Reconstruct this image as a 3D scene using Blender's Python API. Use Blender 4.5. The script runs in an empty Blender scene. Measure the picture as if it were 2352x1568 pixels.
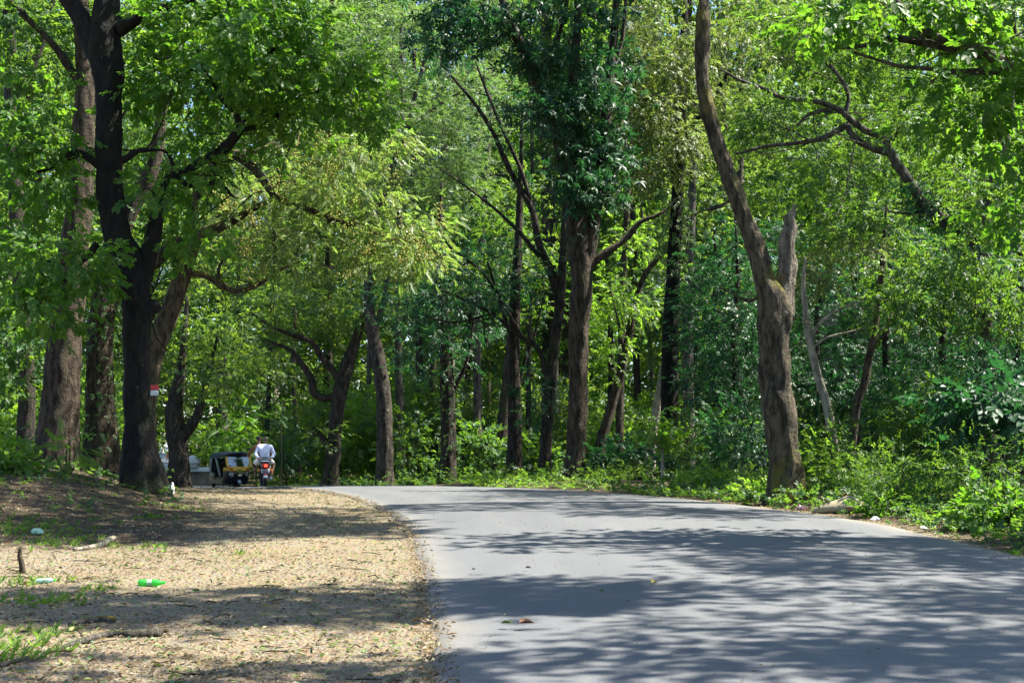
import bpy, bmesh, math, random
import numpy as np
from mathutils import Vector, Matrix, noise as mnoise
rng = np.random.default_rng(11)
random.seed(11)
PI = math.pi
sc = bpy.context.scene
col = sc.collection

# ------------------------------------------------------------------ camera
FPX, CAM_H = 1422.0, 1.4
PITCH = math.atan(111.0 / FPX)
cam_d = bpy.data.cameras.new('camera'); cam = bpy.data.objects.new('camera', cam_d); col.objects.link(cam)
cam.location = (0, 0, CAM_H); cam.rotation_euler = (PI / 2 + PITCH, 0, 0)
cam_d.sensor_width = 36; cam_d.lens = 50; cam_d.clip_end = 2000; cam_d.clip_start = 0.1
sc.camera = cam
CP, SP = math.cos(PITCH), math.sin(PITCH)

def P(u, v, d):
    """photo position (2352 x 1568 scale) -> the place at forward distance d"""
    x = (u / 2.296875 - 512) / FPX
    z = (341 - v / 2.29912) / FPX
    Y = CP - SP * z; Z = SP + CP * z; k = d / Y
    return np.array((x * k, d, CAM_H + Z * k))
def U(d): return d / (FPX * 2.297)          # metres per photo unit at distance d

# ------------------------------------------------------------------ terrain
_td = np.array([-20, 0, 6, 9, 12, 16, 20, 24, 28, 32, 37, 41, 46, 52, 60, 70, 90, 150, 400.])
_tz = np.array([0, 0, 0, .0, .03, .12, .25, .40, .49, .52, .50, .43, .28, .10, -.12, -.37, -.58, -.7, -.7])
_fx = np.arange(-20, 400, .1)
_fz = np.interp(_fx, _td, _tz)
_k = np.exp(-.5 * (np.arange(-40, 41) / 13.0) ** 2); _k /= _k.sum()
_fz = np.convolve(np.pad(_fz, 40, mode='edge'), _k, mode='valid')
def zb(y): return np.interp(y, _fx, _fz)
_ly = [-20, 0, 5, 8.7, 12.4, 15.5, 21.7, 24.5, 30, 37, 46, 58, 70, 95, 140]
_lx = [-.2, -.2, -.35, -.5, -.75, -1.0, -1.6, -2.2, -3.5, -5.6, -9.4, -14, -18, -27, -45]
_ry = [-20, 0, 10, 17, 20, 23, 25, 28, 32, 37, 42, 47, 58, 70, 95, 140]
_rx = [6.4, 6.4, 6.35, 6.2, 6.0, 5.45, 4.7, 3.6, 2.2, .2, -2.2, -4.6, -8.6, -12, -21, -39]
_lf = np.convolve(np.pad(np.interp(_fx, _ly, _lx), 20, mode='edge'), np.ones(41) / 41, mode='valid')
_rf = np.convolve(np.pad(np.interp(_fx, _ry, _rx), 20, mode='edge'), np.ones(41) / 41, mode='valid')
def xl(y): return np.interp(y, _fx, _lf)
def xr(y): return np.interp(y, _fx, _rf)
def sst(a, b, x):
    t = np.clip((x - a) / (b - a), 0, 1); return t * t * (3 - 2 * t)
def wob(x, y):
    return (np.sin(x * 1.7 + y * .6 + 1) * np.sin(y * 1.3 - x * .5) * .5 + np.sin(x * 3.9 - y * 2.7 + 2) * .22
            + np.sin(x * 7.3 + y * 6.1) * np.sin(y * 8.3 - x * 5.1 + 1) * .12)
def gz(x, y):
    """height of the ground off the road"""
    x = np.asarray(x, float); y = np.asarray(y, float)
    z = zb(y)
    bank = .62 * sst(0, 3.6, xl(y) - 3.0 - x) * sst(17, 29, y) * (1 - sst(44, 58, y))
    bank = bank + .22 * sst(0.4, 3.5, x - xr(y)) * (1 - sst(45, 60, y))
    off = np.maximum(xl(y) - x, x - xr(y))
    return z + bank - .05 + wob(x, y) * .05 * sst(.1, 1.5, off)

# ------------------------------------------------------------------ objects
def tag(o, label=None, cat=None, group=None, kind=None):
    if label: o['label'] = label
    if cat: o['category'] = cat
    if group: o['group'] = group
    if kind: o['kind'] = kind
    return o
def empty(name, loc, label=None, cat=None, group=None, rz=0.0):
    o = bpy.data.objects.new(name, None); o.empty_display_size = .2
    o.location = tuple(float(c) for c in loc); o.rotation_euler = (0, 0, rz); col.objects.link(o)
    return tag(o, label, cat, group)
def link(name, me, parent=None):
    o = bpy.data.objects.new(name, me); col.objects.link(o)
    if parent is not None: o.parent = parent
    return o
def np_mesh(name, V, F4, mats, smooth=True, rnd=None, midx=None, origin=(0, 0, 0)):
    """mesh from arrays; F4 (m,4), a triangle repeats its last index as -1"""
    V = np.asarray(V, np.float32) - np.asarray(origin, np.float32)
    F4 = np.asarray(F4, np.int32).reshape(-1, 4)
    tri = F4[:, 3] < 0
    cnt = np.where(tri, 3, 4).astype(np.int32)
    st = np.concatenate(([0], np.cumsum(cnt)[:-1])).astype(np.int32)
    li = F4[F4 >= 0].astype(np.int32)
    me = bpy.data.meshes.new(name)
    me.vertices.add(len(V)); me.vertices.foreach_set('co', V.ravel())
    me.loops.add(len(li)); me.loops.foreach_set('vertex_index', li)
    me.polygons.add(len(F4)); me.polygons.foreach_set('loop_start', st)
    try: me.polygons.foreach_set('loop_total', cnt)
    except Exception: pass
    me.polygons.foreach_set('use_smooth', np.full(len(F4), smooth))
    if midx is not None: me.polygons.foreach_set('material_index', np.asarray(midx, np.int32))
    for m in (mats if isinstance(mats, (list, tuple)) else [mats]): me.materials.append(m)
    if rnd is not None:
        a = me.attributes.new('rnd', 'FLOAT', 'FACE'); a.data.foreach_set('value', np.asarray(rnd, np.float32))
    me.update(calc_edges=True)
    return me

class MB:
    """collects shapes into one mesh"""
    def __init__(s): s.bm = bmesh.new()
    def box(s, c, d, bev=0.0, rot=None, seg=2):
        r = bmesh.ops.create_cube(s.bm, size=1.0); vs = r['verts']
        bmesh.ops.scale(s.bm, vec=Vector(d), verts=vs)
        if bev > 0:
            es = list({e for v in vs for e in v.link_edges})
            g = bmesh.ops.bevel(s.bm, geom=es, offset=bev, segments=seg, profile=.5, affect='EDGES')
            vs = list({v for f in g['faces'] for v in f.verts} | {v for v in vs if v.is_valid})
        if rot is not None: bmesh.ops.rotate(s.bm, cent=(0, 0, 0), matrix=rot, verts=vs)
        bmesh.ops.translate(s.bm, vec=Vector(c), verts=vs)
        return s
    def tube(s, pts, rad, n=8, cap=True):
        V, F = tube_np([tuple(p) for p in pts], rad, n, cap)
        return s.raw(V, F)
    def raw(s, V, F):
        vs = [s.bm.verts.new(v) for v in V]
        for f in F:
            f = [i for i in f if i >= 0]
            try: s.bm.faces.new([vs[i] for i in f])
            except ValueError: pass
        return s
    def loft(s, rings, close=True, caps=True):
        """rings of equal count"""
        R_ = [[s.bm.verts.new(p) for p in r] for r in rings]; n = len(R_[0])
        for a, b in zip(R_, R_[1:]):
            for i in range(n if close else n - 1):
                j = (i + 1) % n
                s.bm.faces.new((a[i], a[j], b[j], b[i]))
        if caps and close:
            s.bm.faces.new(R_[0][::-1]); s.bm.faces.new(R_[-1])
        return s
    def lathe(s, prof, axis='Z', c=(0, 0, 0), n=24):
        """prof: (radius, height) along axis"""
        rings = []
        for r, h in prof:
            ring = []
            for i in range(n):
                a = 2 * PI * i / n; p = (r * math.cos(a), r * math.sin(a), h)
                if axis == 'X': p = (p[2], p[0], p[1])
                elif axis == 'Y': p = (p[0], p[2], p[1])
                ring.append((p[0] + c[0], p[1] + c[1], p[2] + c[2]))
            rings.append(ring)
        return s.loft(rings)
    def build(s, name, m, parent=None, smooth=True, angle=40):
        bmesh.ops.recalc_face_normals(s.bm, faces=s.bm.faces[:])
        me = bpy.data.meshes.new(name); s.bm.to_mesh(me); s.bm.free()
        me.materials.append(m)
        if smooth:
            me.polygons.foreach_set('use_smooth', [True] * len(me.polygons))
            try: me.set_sharp_from_angle(angle=math.radians(angle))
            except Exception: pass
        return link(name, me, parent)

def catmull(pts, step):
    """pts (n,4): x y z r -> dense"""
    p = np.asarray(pts, float)
    if len(p) < 3:
        n = max(2, int(np.linalg.norm(p[-1, :3] - p[0, :3]) / step)); t = np.linspace(0, 1, n + 1)[:, None]
        return p[0] * (1 - t) + p[-1] * t
    q = np.vstack([2 * p[0] - p[1], p, 2 * p[-1] - p[-2]]); out = []
    for i in range(1, len(q) - 2):
        n = max(1, int(round(np.linalg.norm(q[i + 1, :3] - q[i, :3]) / step)))
        for k in range(n):
            t = k / n; a, b, c, d = q[i - 1], q[i], q[i + 1], q[i + 2]
            out.append(.5 * (2 * b + (c - a) * t + (2 * a - 5 * b + 4 * c - d) * t * t + (3 * b - a - 3 * c + d) * t ** 3))
    out.append(p[-1]); out = np.array(out); out[:, 3] = np.maximum(out[:, 3], .003)
    return out

def tube_np(pts, rad, n=8, cap=True, gnarl=0.0, seed=0, flare=0.0):
    p = np.asarray([q[:3] for q in pts], float); m = len(p)
    r = np.full(m, rad, float) if np.isscalar(rad) else np.asarray(rad, float)
    t = np.gradient(p, axis=0); t /= np.linalg.norm(t, axis=1)[:, None] + 1e-9
    ref = np.array((0, 1., 0)) if abs(t[0][1]) < .9 else np.array((1., 0, 0))
    a = np.cross(t[0], ref); a /= np.linalg.norm(a); A = [a]
    for i in range(1, m):
        a = a - t[i] * a.dot(t[i]); a /= np.linalg.norm(a) + 1e-9; A.append(a)
    A = np.array(A); B = np.cross(t, A)
    th = np.linspace(0, 2 * PI, n, endpoint=False)
    RR = np.repeat(r[:, None], n, 1)
    if gnarl:
        s = np.concatenate(([0], np.cumsum(np.linalg.norm(np.diff(p, axis=0), axis=1))))[:, None]
        f = seed * 1.37
        RR = RR * (1 + gnarl * (.55 * np.sin(3 * th + f + s * .5) * np.sin(s * .9 + f) + .35 * np.sin(5 * th - s * .8 + 2 * f)
                   + .45 * np.sin(2 * th + s * 1.9 + f) * np.sin(s * 2.7 + 2 * f) + .22 * np.sin(9 * th + 3 * s + f)
                   + .3 * np.sin(s * 4.1 + f) * np.cos(th + s * 2 + f) + .16 * np.sin(s * 9 + 4 * th + f)))
    if flare:
        h = (p[:, 2] - p[0, 2] - .4)[:, None]; w = np.exp(-np.maximum(h, 0) / .45)
        RR = RR * (1 + flare * w * (.55 + .6 * np.cos(5 * th + seed) * np.cos(2 * th + seed * 2)))
    V = p[:, None, :] + RR[..., None] * (A[:, None, :] * np.cos(th)[None, :, None] + B[:, None, :] * np.sin(th)[None, :, None])
    V = V.reshape(-1, 3)
    i = np.arange(m - 1)[:, None] * n; j = np.arange(n)[None, :]; k = (j + 1) % n
    F = np.stack(np.broadcast_arrays(i + j, i + k, i + n + k, i + n + j), -1).reshape(-1, 4)
    if cap:
        V = np.vstack([V, p[0], p[-1]]); c0, c1 = m * n, m * n + 1
        j = np.arange(n); k = (j + 1) % n; e = np.full(n, -1)
        F = np.vstack([F, np.stack([k, j, np.full(n, c0), e], 1), np.stack([(m - 1) * n + j, (m - 1) * n + k, np.full(n, c1), e], 1)])
    return V, F

# ------------------------------------------------------------------ materials
def new_mat(name):
    m = bpy.data.materials.new(name); m.use_nodes = True; nt = m.node_tree
    for n in list(nt.nodes): nt.nodes.remove(n)
    out = nt.nodes.new('ShaderNodeOutputMaterial')
    return m, nt, out
def nd(nt, t, **kw):
    n = nt.nodes.new(t)
    for k, v in kw.items():
        if k in n.inputs.keys(): n.inputs[k].default_value = v
        else: setattr(n, k, v)
    return n
def ramp(nt, src, stops):
    r = nt.nodes.new('ShaderNodeValToRGB'); e = r.color_ramp.elements
    e[0].position, e[0].color = stops[0][0], (*stops[0][1], 1)
    e[1].position, e[1].color = stops[-1][0], (*stops[-1][1], 1)
    for p_, c_ in stops[1:-1]:
        x = e.new(p_); x.color = (*c_, 1)
    nt.links.new(src, r.inputs[0]); return r.outputs[0]
def mix(nt, f, a, b, mode='MIX'):
    m = nt.nodes.new('ShaderNodeMix'); m.data_type = 'RGBA'; m.blend_type = mode
    for s_, v in ((0, f), (6, a), (7, b)):
        if hasattr(v, 'type') and hasattr(v, 'links'): nt.links.new(v, m.inputs[s_])
        else: m.inputs[s_].default_value = v if s_ == 0 else (*v, 1)
    return m.outputs[2]
def noise_n(nt, scale, detail=4, rough=.55, vec=None, out='Fac'):
    n = nd(nt, 'ShaderNodeTexNoise', Scale=scale, Detail=detail, Roughness=rough)
    if vec is not None: nt.links.new(vec, n.inputs['Vector'])
    return n.outputs[out]
def pos(nt, sc_=(1, 1, 1)):
    g = nt.nodes.new('ShaderNodeNewGeometry')
    mp = nt.nodes.new('ShaderNodeMapping'); mp.inputs['Scale'].default_value = sc_
    nt.links.new(g.outputs['Position'], mp.inputs['Vector']); return mp.outputs[0]
def plain(name, c, rough=.6, metal=0.0, var=.12, scale=18, spec=.5, coat=0.0, emit=None, es=0):
    m, nt, out = new_mat(name)
    b = nd(nt, 'ShaderNodeBsdfPrincipled', Roughness=rough, Metallic=metal)
    b.inputs['Specular IOR Level'].default_value = spec; b.inputs['Coat Weight'].default_value = coat
    tc = nt.nodes.new('ShaderNodeTexCoord')
    f = noise_n(nt, scale, 4, .6, tc.outputs['Object'])
    lo = tuple(x * (1 - var) for x in c); hi = tuple(min(1, x * (1 + var)) for x in c)
    nt.links.new(ramp(nt, f, [(.3, lo), (.7, hi)]), b.inputs['Base Color'])
    if emit: b.inputs['Emission Color'].default_value = (*emit, 1); b.inputs['Emission Strength'].default_value = es
    nt.links.new(b.outputs[0], out.inputs[0]); return m
def leaf_mat(name, cols, tcols, tr=.45, rough=.42, spec=.5):
    m, nt, out = new_mat(name)
    a = nt.nodes.new('ShaderNodeAttribute'); a.attribute_name = 'rnd'
    b = nd(nt, 'ShaderNodeBsdfPrincipled', Roughness=rough); b.inputs['Specular IOR Level'].default_value = spec
    t = nt.nodes.new('ShaderNodeBsdfTranslucent')
    n = len(cols) - 1
    nt.links.new(ramp(nt, a.outputs['Fac'], [(i / n, c) for i, c in enumerate(cols)]), b.inputs['Base Color'])
    n = len(tcols) - 1
    nt.links.new(ramp(nt, a.outputs['Fac'], [(i / n, c) for i, c in enumerate(tcols)]), t.inputs[0])
    mx = nt.nodes.new('ShaderNodeMixShader'); mx.inputs[0].default_value = tr
    nt.links.new(b.outputs[0], mx.inputs[1]); nt.links.new(t.outputs[0], mx.inputs[2])
    nt.links.new(mx.outputs[0], out.inputs[0]); return m
def bark_mat(name, dark, light, moss=.3, lichen=.2, mossc=(.05, .07, .012), rough=.9, scale=1.0):
    m, nt, out = new_mat(name)
    b = nd(nt, 'ShaderNodeBsdfPrincipled', Roughness=rough); b.inputs['Specular IOR Level'].default_value = .25
    v = pos(nt, (3.2 * scale, 3.2 * scale, .9 * scale)); v2 = pos(nt)
    f1 = noise_n(nt, 3.0, 6, .68, v); f2 = noise_n(nt, 1.1, 4, .6, v2); f3 = noise_n(nt, 9, 5, .7, v2)
    c = ramp(nt, f1, [(.41, dark), (.5, tuple((x + y) / 2 for x, y in zip(dark, light))), (.60, light)])
    if moss > 0:
        g = nt.nodes.new('ShaderNodeNewGeometry'); s = nt.nodes.new('ShaderNodeSeparateXYZ'); nt.links.new(g.outputs['Normal'], s.inputs[0])
        ma = nd(nt, 'ShaderNodeMath', operation='MULTIPLY_ADD'); nt.links.new(s.outputs['Z'], ma.inputs[0]); ma.inputs[1].default_value = .25; nt.links.new(f2, ma.inputs[2])
        mk = ramp(nt, ma.outputs[0], [(.72 - moss * .5, (0, 0, 0)), (.86 - moss * .5, (1, 1, 1))])
        c = mix(nt, mk, c, mossc)
    if lichen > 0:
        vo = nd(nt, 'ShaderNodeTexVoronoi', Scale=7.0); nt.links.new(v2, vo.inputs['Vector'])
        ad = nd(nt, 'ShaderNodeMath', operation='ADD'); nt.links.new(vo.outputs['Distance'], ad.inputs[0])
        mu = nd(nt, 'ShaderNodeMath', operation='MULTIPLY'); nt.links.new(f3, mu.inputs[0]); mu.inputs[1].default_value = .9; nt.links.new(mu.outputs[0], ad.inputs[1])
        mk = ramp(nt, ad.outputs[0], [(.34 + lichen * .35, (1, 1, 1)), (.40 + lichen * .35, (0, 0, 0))])
        c = mix(nt, mk, c, (.42, .43, .37))
    nt.links.new(c, b.inputs['Base Color'])
    bp = nd(nt, 'ShaderNodeBump', Strength=1.0, Distance=.09)
    h = nd(nt, 'ShaderNodeMath', operation='ADD'); nt.links.new(f1, h.inputs[0]); nt.links.new(f3, h.inputs[1])
    nt.links.new(h.outputs[0], bp.inputs['Height']); nt.links.new(bp.outputs[0], b.inputs['Normal'])
    nt.links.new(b.outputs[0], out.inputs[0]); return m

# ------------------------------------------------------------------ leaves
def leaf_shape(L=1.0, W=.5, fold=.12, droop=.15, rich=True, o=(0, 0, 0), ax=(1, 0, 0), up=(0, 0, 1)):
    """one leaf from its stalk along ax"""
    ax = np.array(ax, float); ax /= np.linalg.norm(ax); up = np.array(up, float); up -= ax * ax.dot(up); up /= np.linalg.norm(up) + 1e-9
    sd = np.cross(up, ax); w = W / 2
    if rich:
        loc = [(0, 0, 0), (.28, -w * .9, fold * w), (.66, -w * .8, fold * w - droop * .4), (1, 0, -droop), (.66, w * .8, fold * w - droop * .4), (.28, w * .9, fold * w)]
        F = [(0, 1, 2, 3), (0, 3, 4, 5)]
    else:
        loc = [(0, 0, 0), (.45, -w, fold * w), (1, 0, -droop), (.45, w, fold * w)]; F = [(0, 1, 2, 3)]
    V = [np.array(o) + L * (ax * a + sd * (b) + up * c) for a, b, c in loc]
    return V, F
class Tmpl:
    def __init__(s): s.V, s.F, s.id, s.n = [], [], [], 0
    def add(s, VF):
        k = len(s.V); s.V += list(VF[0]); s.F += [tuple(i + k for i in f) for f in VF[1]]; s.id += [s.n] * len(VF[1]); s.n += 1
    def fin(s): s.V = np.array(s.V); s.F = np.array(s.F); s.id = np.array(s.id); return s
def t_spray(n=7, L=.3, W=.55, rich=False, spread=.9, seed=0):
    r = random.Random(seed); t = Tmpl()
    for i in range(n):
        f = (i + .4) / n; sd = 1 if i % 2 else -1
        a = sd * (spread - .5 * f) if i < n - 1 else 0
        ax = (math.cos(a), math.sin(a), -.18 + r.uniform(-.3, .25))
        up = (r.uniform(-.35, .35), r.uniform(-.45, .45), 1)
        t.add(leaf_shape(L * r.uniform(.75, 1.15), W, .25, .16, rich, (f * .8, r.uniform(-.03, .03), r.uniform(-.06, .06) - .1 * f * f), ax, up))
    return t.fin()
def t_pinnate(n=9, L=.2, W=.38):
    t = Tmpl()
    for i in range(n):
        f = (i + 1) / n; l = L * (.6 + .9 * math.sin(PI * (.2 + .7 * f)))
        for sd in (-1, 1):
            a = sd * (1.25 - .35 * f)
            t.add(leaf_shape(l, W, .1, .1, False, (f, 0, -.22 * f * f), (math.cos(a), math.sin(a), -.22), (0, .1 * sd, 1)))
    return t.fin()
def t_whorl(n=9, L=.75, W=.26, seed=0):
    r = random.Random(seed); t = Tmpl()
    for i in range(n):
        a = 2 * PI * i / n + r.uniform(-.3, .3); e = r.uniform(-.75, .15)
        t.add(leaf_shape(L * r.uniform(.7, 1.1), W, .2, .25, False, (0, 0, 0), (math.cos(a) * math.cos(e), math.sin(a) * math.cos(e), math.sin(e)), (0, 0, 1)))
    return t.fin()
def t_berry(seed=0):
    """a bunch of berries as one knobbly mesh"""
    r = random.Random(seed); t = Tmpl(); nu, nv = 14, 9
    ks = [np.array((r.gauss(0, 1), r.gauss(0, 1), r.gauss(0, 1))) for _ in range(22)]; ks = [k / np.linalg.norm(k) for k in ks]
    def pt(th, ph):
        d = np.array((math.cos(th) * math.sin(ph), math.sin(th) * math.sin(ph), math.cos(ph)))
        m_ = max(float(d.dot(k)) for k in ks); return d * (.45 + .55 * max(0, (m_ - .8) / .2)) * np.array((1, 1, 1.2))
    t.V = [pt(0, 0)] + [pt(2 * PI * i / nu, PI * j / nv) for j in range(1, nv) for i in range(nu)] + [pt(0, PI)]
    for i in range(nu):
        k = (i + 1) % nu; t.F.append((0, 1 + i, 1 + k, -1)); t.F.append((1 + (nv - 2) * nu + i, len(t.V) - 1, 1 + (nv - 2) * nu + k, -1))
        for j in range(nv - 2): t.F.append((1 + j * nu + i, 1 + (j + 1) * nu + i, 1 + (j + 1) * nu + k, 1 + j * nu + k))
    t.id = [0] * len(t.F); t.n = 1; return t.fin()
def t_blade(n=5, seed=0):
    r = random.Random(seed); t = Tmpl()
    for i in range(n):
        a = r.uniform(0, 2 * PI); l = r.uniform(.5, 1)
        t.add(leaf_shape(l, .1, .1, .35, True, (r.uniform(-.1, .1), r.uniform(-.1, .1), 0), (math.cos(a) * .45, math.sin(a) * .45, 1), (-math.cos(a), -math.sin(a), .3)))
    return t.fin()
def frames(ax, up):
    ax = ax / (np.linalg.norm(ax, axis=1)[:, None] + 1e-9)
    up = up - ax * (ax * up).sum(1)[:, None]; up /= np.linalg.norm(up, axis=1)[:, None] + 1e-9
    return np.stack([ax, np.cross(up, ax), up], 2)
def stamp(T, p, M, s):
    """T at places p with frames M and sizes s -> V, F, rnd"""
    N, k = len(p), len(T.V)
    V = np.einsum('nij,kj->nki', M * s[:, None, None], T.V) + p[:, None, :]
    F = np.where(T.F[None] >= 0, T.F[None] + (np.arange(N) * k)[:, None, None], -1)
    per = np.clip(rng.uniform(0, 1, N)[:, None] * .45 + rng.uniform(0, 1, (N, T.n)) * .55, 0, 1)
    return V.reshape(-1, 3), F.reshape(-1, 4), per[:, T.id].ravel()
def cat(parts):
    Vs, Fs, Rs, o = [], [], [], 0
    for V, F, r_ in parts:
        Vs.append(V); Fs.append(np.where(F >= 0, F + o, -1)); Rs.append(r_); o += len(V)
    return np.vstack(Vs), np.vstack(Fs), np.concatenate(Rs)
def in_ball(n, inner=.45):
    d = rng.normal(size=(n, 3)); d /= np.linalg.norm(d, axis=1)[:, None]
    return d * (inner ** 3 + (1 - inner ** 3) * rng.uniform(0, 1, n))[:, None] ** (1 / 3)
def clump_leaves(cen, cr, k, T, size, outdir, droop=.25, flat=.55, upj=.5):
    """k stamps around each clump centre"""
    N = len(cen); c = np.repeat(cen, k, 0); o = np.repeat(outdir, k, 0); r_ = np.repeat(np.broadcast_to(cr, N), k)[:, None]
    q = rng.normal(size=(N * k, 3)) * .5; q[:, 2] *= flat
    p = c + q * r_
    ax = q * 1.1 + o * .55 + rng.normal(size=q.shape) * .35; ax[:, 2] -= droop
    up = np.tile((0, 0, 1.0), (N * k, 1)) + rng.normal(size=q.shape) * upj
    return stamp(T, p, frames(ax, up), size * rng.uniform(.75, 1.25, N * k))
def grow_twigs(nodes, cens, mul=1.0):
    """thin curved branches from the skeleton to every clump"""
    nodes = np.asarray(nodes, float); tubes = []
    dist = np.array([np.min(np.linalg.norm(nodes[:, :3] - c, axis=1)) for c in cens])
    for i in np.argsort(dist):
        c = cens[i]; w = nodes[:, :3] - c; dd = np.linalg.norm(w, axis=1) + np.maximum(w[:, 2], 0) * .6
        a = nodes[np.argmin(dd)]; L = np.linalg.norm(a[:3] - c)
        if L < .15: continue
        n = 4; t = np.linspace(0, 1, n)[:, None]
        q = a[:3] * (1 - t) + c * t
        q[1:-1] += rng.normal(size=(n - 2, 3)) * L * .07; q[1:-1, 2] += L * .06
        ra = min(a[3] * .6, max(.008, .010 * L + .006) * mul); rr = np.linspace(ra, .006, n)
        tubes.append((q, rr)); nodes = np.vstack([nodes, np.hstack([q[1:], rr[1:, None]])])
    return tubes
def poly(d, pts):
    return [(*P(q[0], q[1], d + (q[3] if len(q) > 3 else 0)), q[2] / 2 * U(d)) for q in pts]

def roughen(V, n, amt):
    """bark ridges and hollows pressed into a tube's rings"""
    m_ = (len(V) - 2) // n; R_ = V[:m_ * n].reshape(m_, n, 3); c = R_.mean(1, keepdims=True); dlt = R_ - c
    f = np.empty((m_, n))
    for i in range(m_):
        for j in range(n):
            x, y, z = R_[i, j]
            f[i, j] = mnoise.ridged_multi_fractal(Vector((x * 5, y * 5, z * 1.3)), 1, 2, 4, 1, 2) * .35 + mnoise.fractal(Vector((x * 2, y * 2, z * 1.1 + 7)), 1, 2, 3) * .9 - .45
    r_ = np.linalg.norm(dlt, axis=2, keepdims=True) + 1e-6
    R_ += dlt / r_ * np.minimum(amt * f[..., None], r_ * .5 * np.sign(f[..., None]) + (f[..., None] < 0) * 9)
    V[:m_ * n] = R_.reshape(-1, 3); return V
DN, DK, DC = 1.8, 1.1, .78
def tree(name, label, bark, leaf, d, trunk, limbs=(), blobs=(), T=None, size=.35, k=14, cr=.7, group=None, cat_='tree',
         gnarl=.10, flare=.5, twigs=True, inner=.45, droop=.25, flat=.55, sides=18, world_blobs=(), ivy=None, extra=None, ground=True, upj=.5, rough=0, bare=0, twr=1.0):
    """one tree: trunk, limbs and crown; blobs are (u, v, ru, rv, depth radius m, depth offset, clumps)"""
    tp = poly(d, trunk)
    base = np.array(tp[0][:3])
    if ground:
        base[2] = gz(base[0], base[1]) - .04
        tp = [(base[0], base[1], base[2] - .4, tp[0][3])] + tp[1:]
    k = int(k * DK); cr = cr * DC
    root = empty(name, base, label, cat_, group)
    sk = []
    def tube_obj(nm, pl, n, seed, fl):
        q = catmull(pl, max(.10, pl[0][3] * .45) if not rough else .07); q[:, 3] *= .9; sk.append(q)
        V, F = tube_np(q, q[:, 3], n, True, gnarl, seed, fl)
        if rough: V = roughen(V, n, rough)
        link(nm, np_mesh(nm, V, F, bark, origin=base), root)
    s0 = random.random() * 9
    tube_obj('trunk', tp, sides, s0, flare)
    for i, l in enumerate(limbs): tube_obj('limb', poly(d, l), max(8, sides // 2), s0 + i + 1, 0)
    cens, outs, crs = [], [], []
    for b in blobs:
        u, v, ru, rv, rd, dd, n = b[:7]; n = int(n * DN + .5)
        c0 = P(u, v, d + dd); R_ = np.array((ru * U(d + dd), rd, rv * U(d + dd)))
        q = in_ball(n, inner); cens.append(c0 + q * R_); outs.append(q * np.array((1, 1, .6)))
        crs.append(np.full(n, b[7] if len(b) > 7 else cr))
    for c0, R_, n in world_blobs:
        q = np.repeat(in_ball(max(2, n // 2), .1), 2, 0); n = len(q); cens.append(np.array(c0) + q * np.array(R_)); outs.append(q * np.array((1, 1, .6))); crs.append(np.full(n, cr * 1.2))
    if cens:
        cens, outs, crs = np.vstack(cens), np.vstack(outs), np.concatenate(crs)
        parts, mi = [], []
        Ts = T if isinstance(T, (list, tuple)) else [T]
        for j, t_ in enumerate(Ts):
            sel = np.arange(len(cens)) % len(Ts) == j
            if sel.any():
                parts.append(clump_leaves(cens[sel], crs[sel], k, t_, size, outs[sel], droop, flat, upj)); mi.append(np.zeros(len(parts[-1][1]), int))
        if twigs:
            tb = grow_twigs(np.vstack([q[::3] for q in sk]), cens, twr)
            for q in sk[1 if len(sk) > 1 else 0:] * (bare > 0):
                for i in rng.integers(len(q) // 6, len(q), max(2, int(bare * np.linalg.norm(q[0, :3] - q[-1, :3])))):
                    a_ = q[i]; L_ = rng.uniform(.5, 1.9) * min(1.3, .5 + a_[3] * 12); dr = rng.normal(size=3) * (1, .7, .8) + (0, 0, .25); dr /= np.linalg.norm(dr)
                    t_ = np.linspace(0, 1, 6)[:, None]; w_ = a_[:3] + dr * L_ * t_ + np.cumsum(rng.normal(size=(6, 3)) * .055 * L_, 0) * t_
                    tb.append((w_, np.linspace(min(a_[3] * .5, .022), .004, 6)))
                    for _ in range(2):
                        j = rng.integers(2, 5); d2 = dr + rng.normal(size=3) * .7; d2 /= np.linalg.norm(d2)
                        tb.append((w_[j] + d2 * L_ * .5 * np.linspace(0, 1, 4)[:, None] + np.cumsum(rng.normal(size=(4, 3)) * .03 * L_, 0) * np.linspace(0, 1, 4)[:, None], np.linspace(.009, .003, 4)))
            for q, rr in tb:
                V, F = tube_np(q, rr, 5, False); parts.append((V, F, np.zeros(len(F)))); mi.append(np.ones(len(F), int))
        V, F, r_ = cat(parts)
        link('crown', np_mesh('crown', V, F, [leaf, bark], True, r_, np.concatenate(mi), base), root)
    if ivy:
        T2, lf2, sz, n2, v0, v1, spread = ivy
        q = sk[0]; zt, zb_ = P(0, v0, d)[2], P(0, v1, d)[2]
        q = q[(q[:, 2] < zt) & (q[:, 2] > zb_)]
        i = rng.integers(0, len(q), n2); th = rng.uniform(0, 2 * PI, n2)
        o = np.stack([np.cos(th), np.sin(th), np.zeros(n2)], 1)
        rad = (q[i, 3] * 1.05 + rng.uniform(0, 1, n2) ** 2 * spread)[:, None]
        p = q[i, :3] + o * rad + rng.normal(size=(n2, 3)) * .04
        ax = o * .7 + rng.normal(size=o.shape) * .4; ax[:, 2] -= .5
        V, F, r_ = stamp(T2, p, frames(ax, o + np.array((0, 0, .6)) + rng.normal(size=o.shape) * .3), sz * rng.uniform(.7, 1.3, n2))
        link('ivy', np_mesh('ivy', V, F, lf2, True, r_, origin=base), root)
    return root, sk
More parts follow.
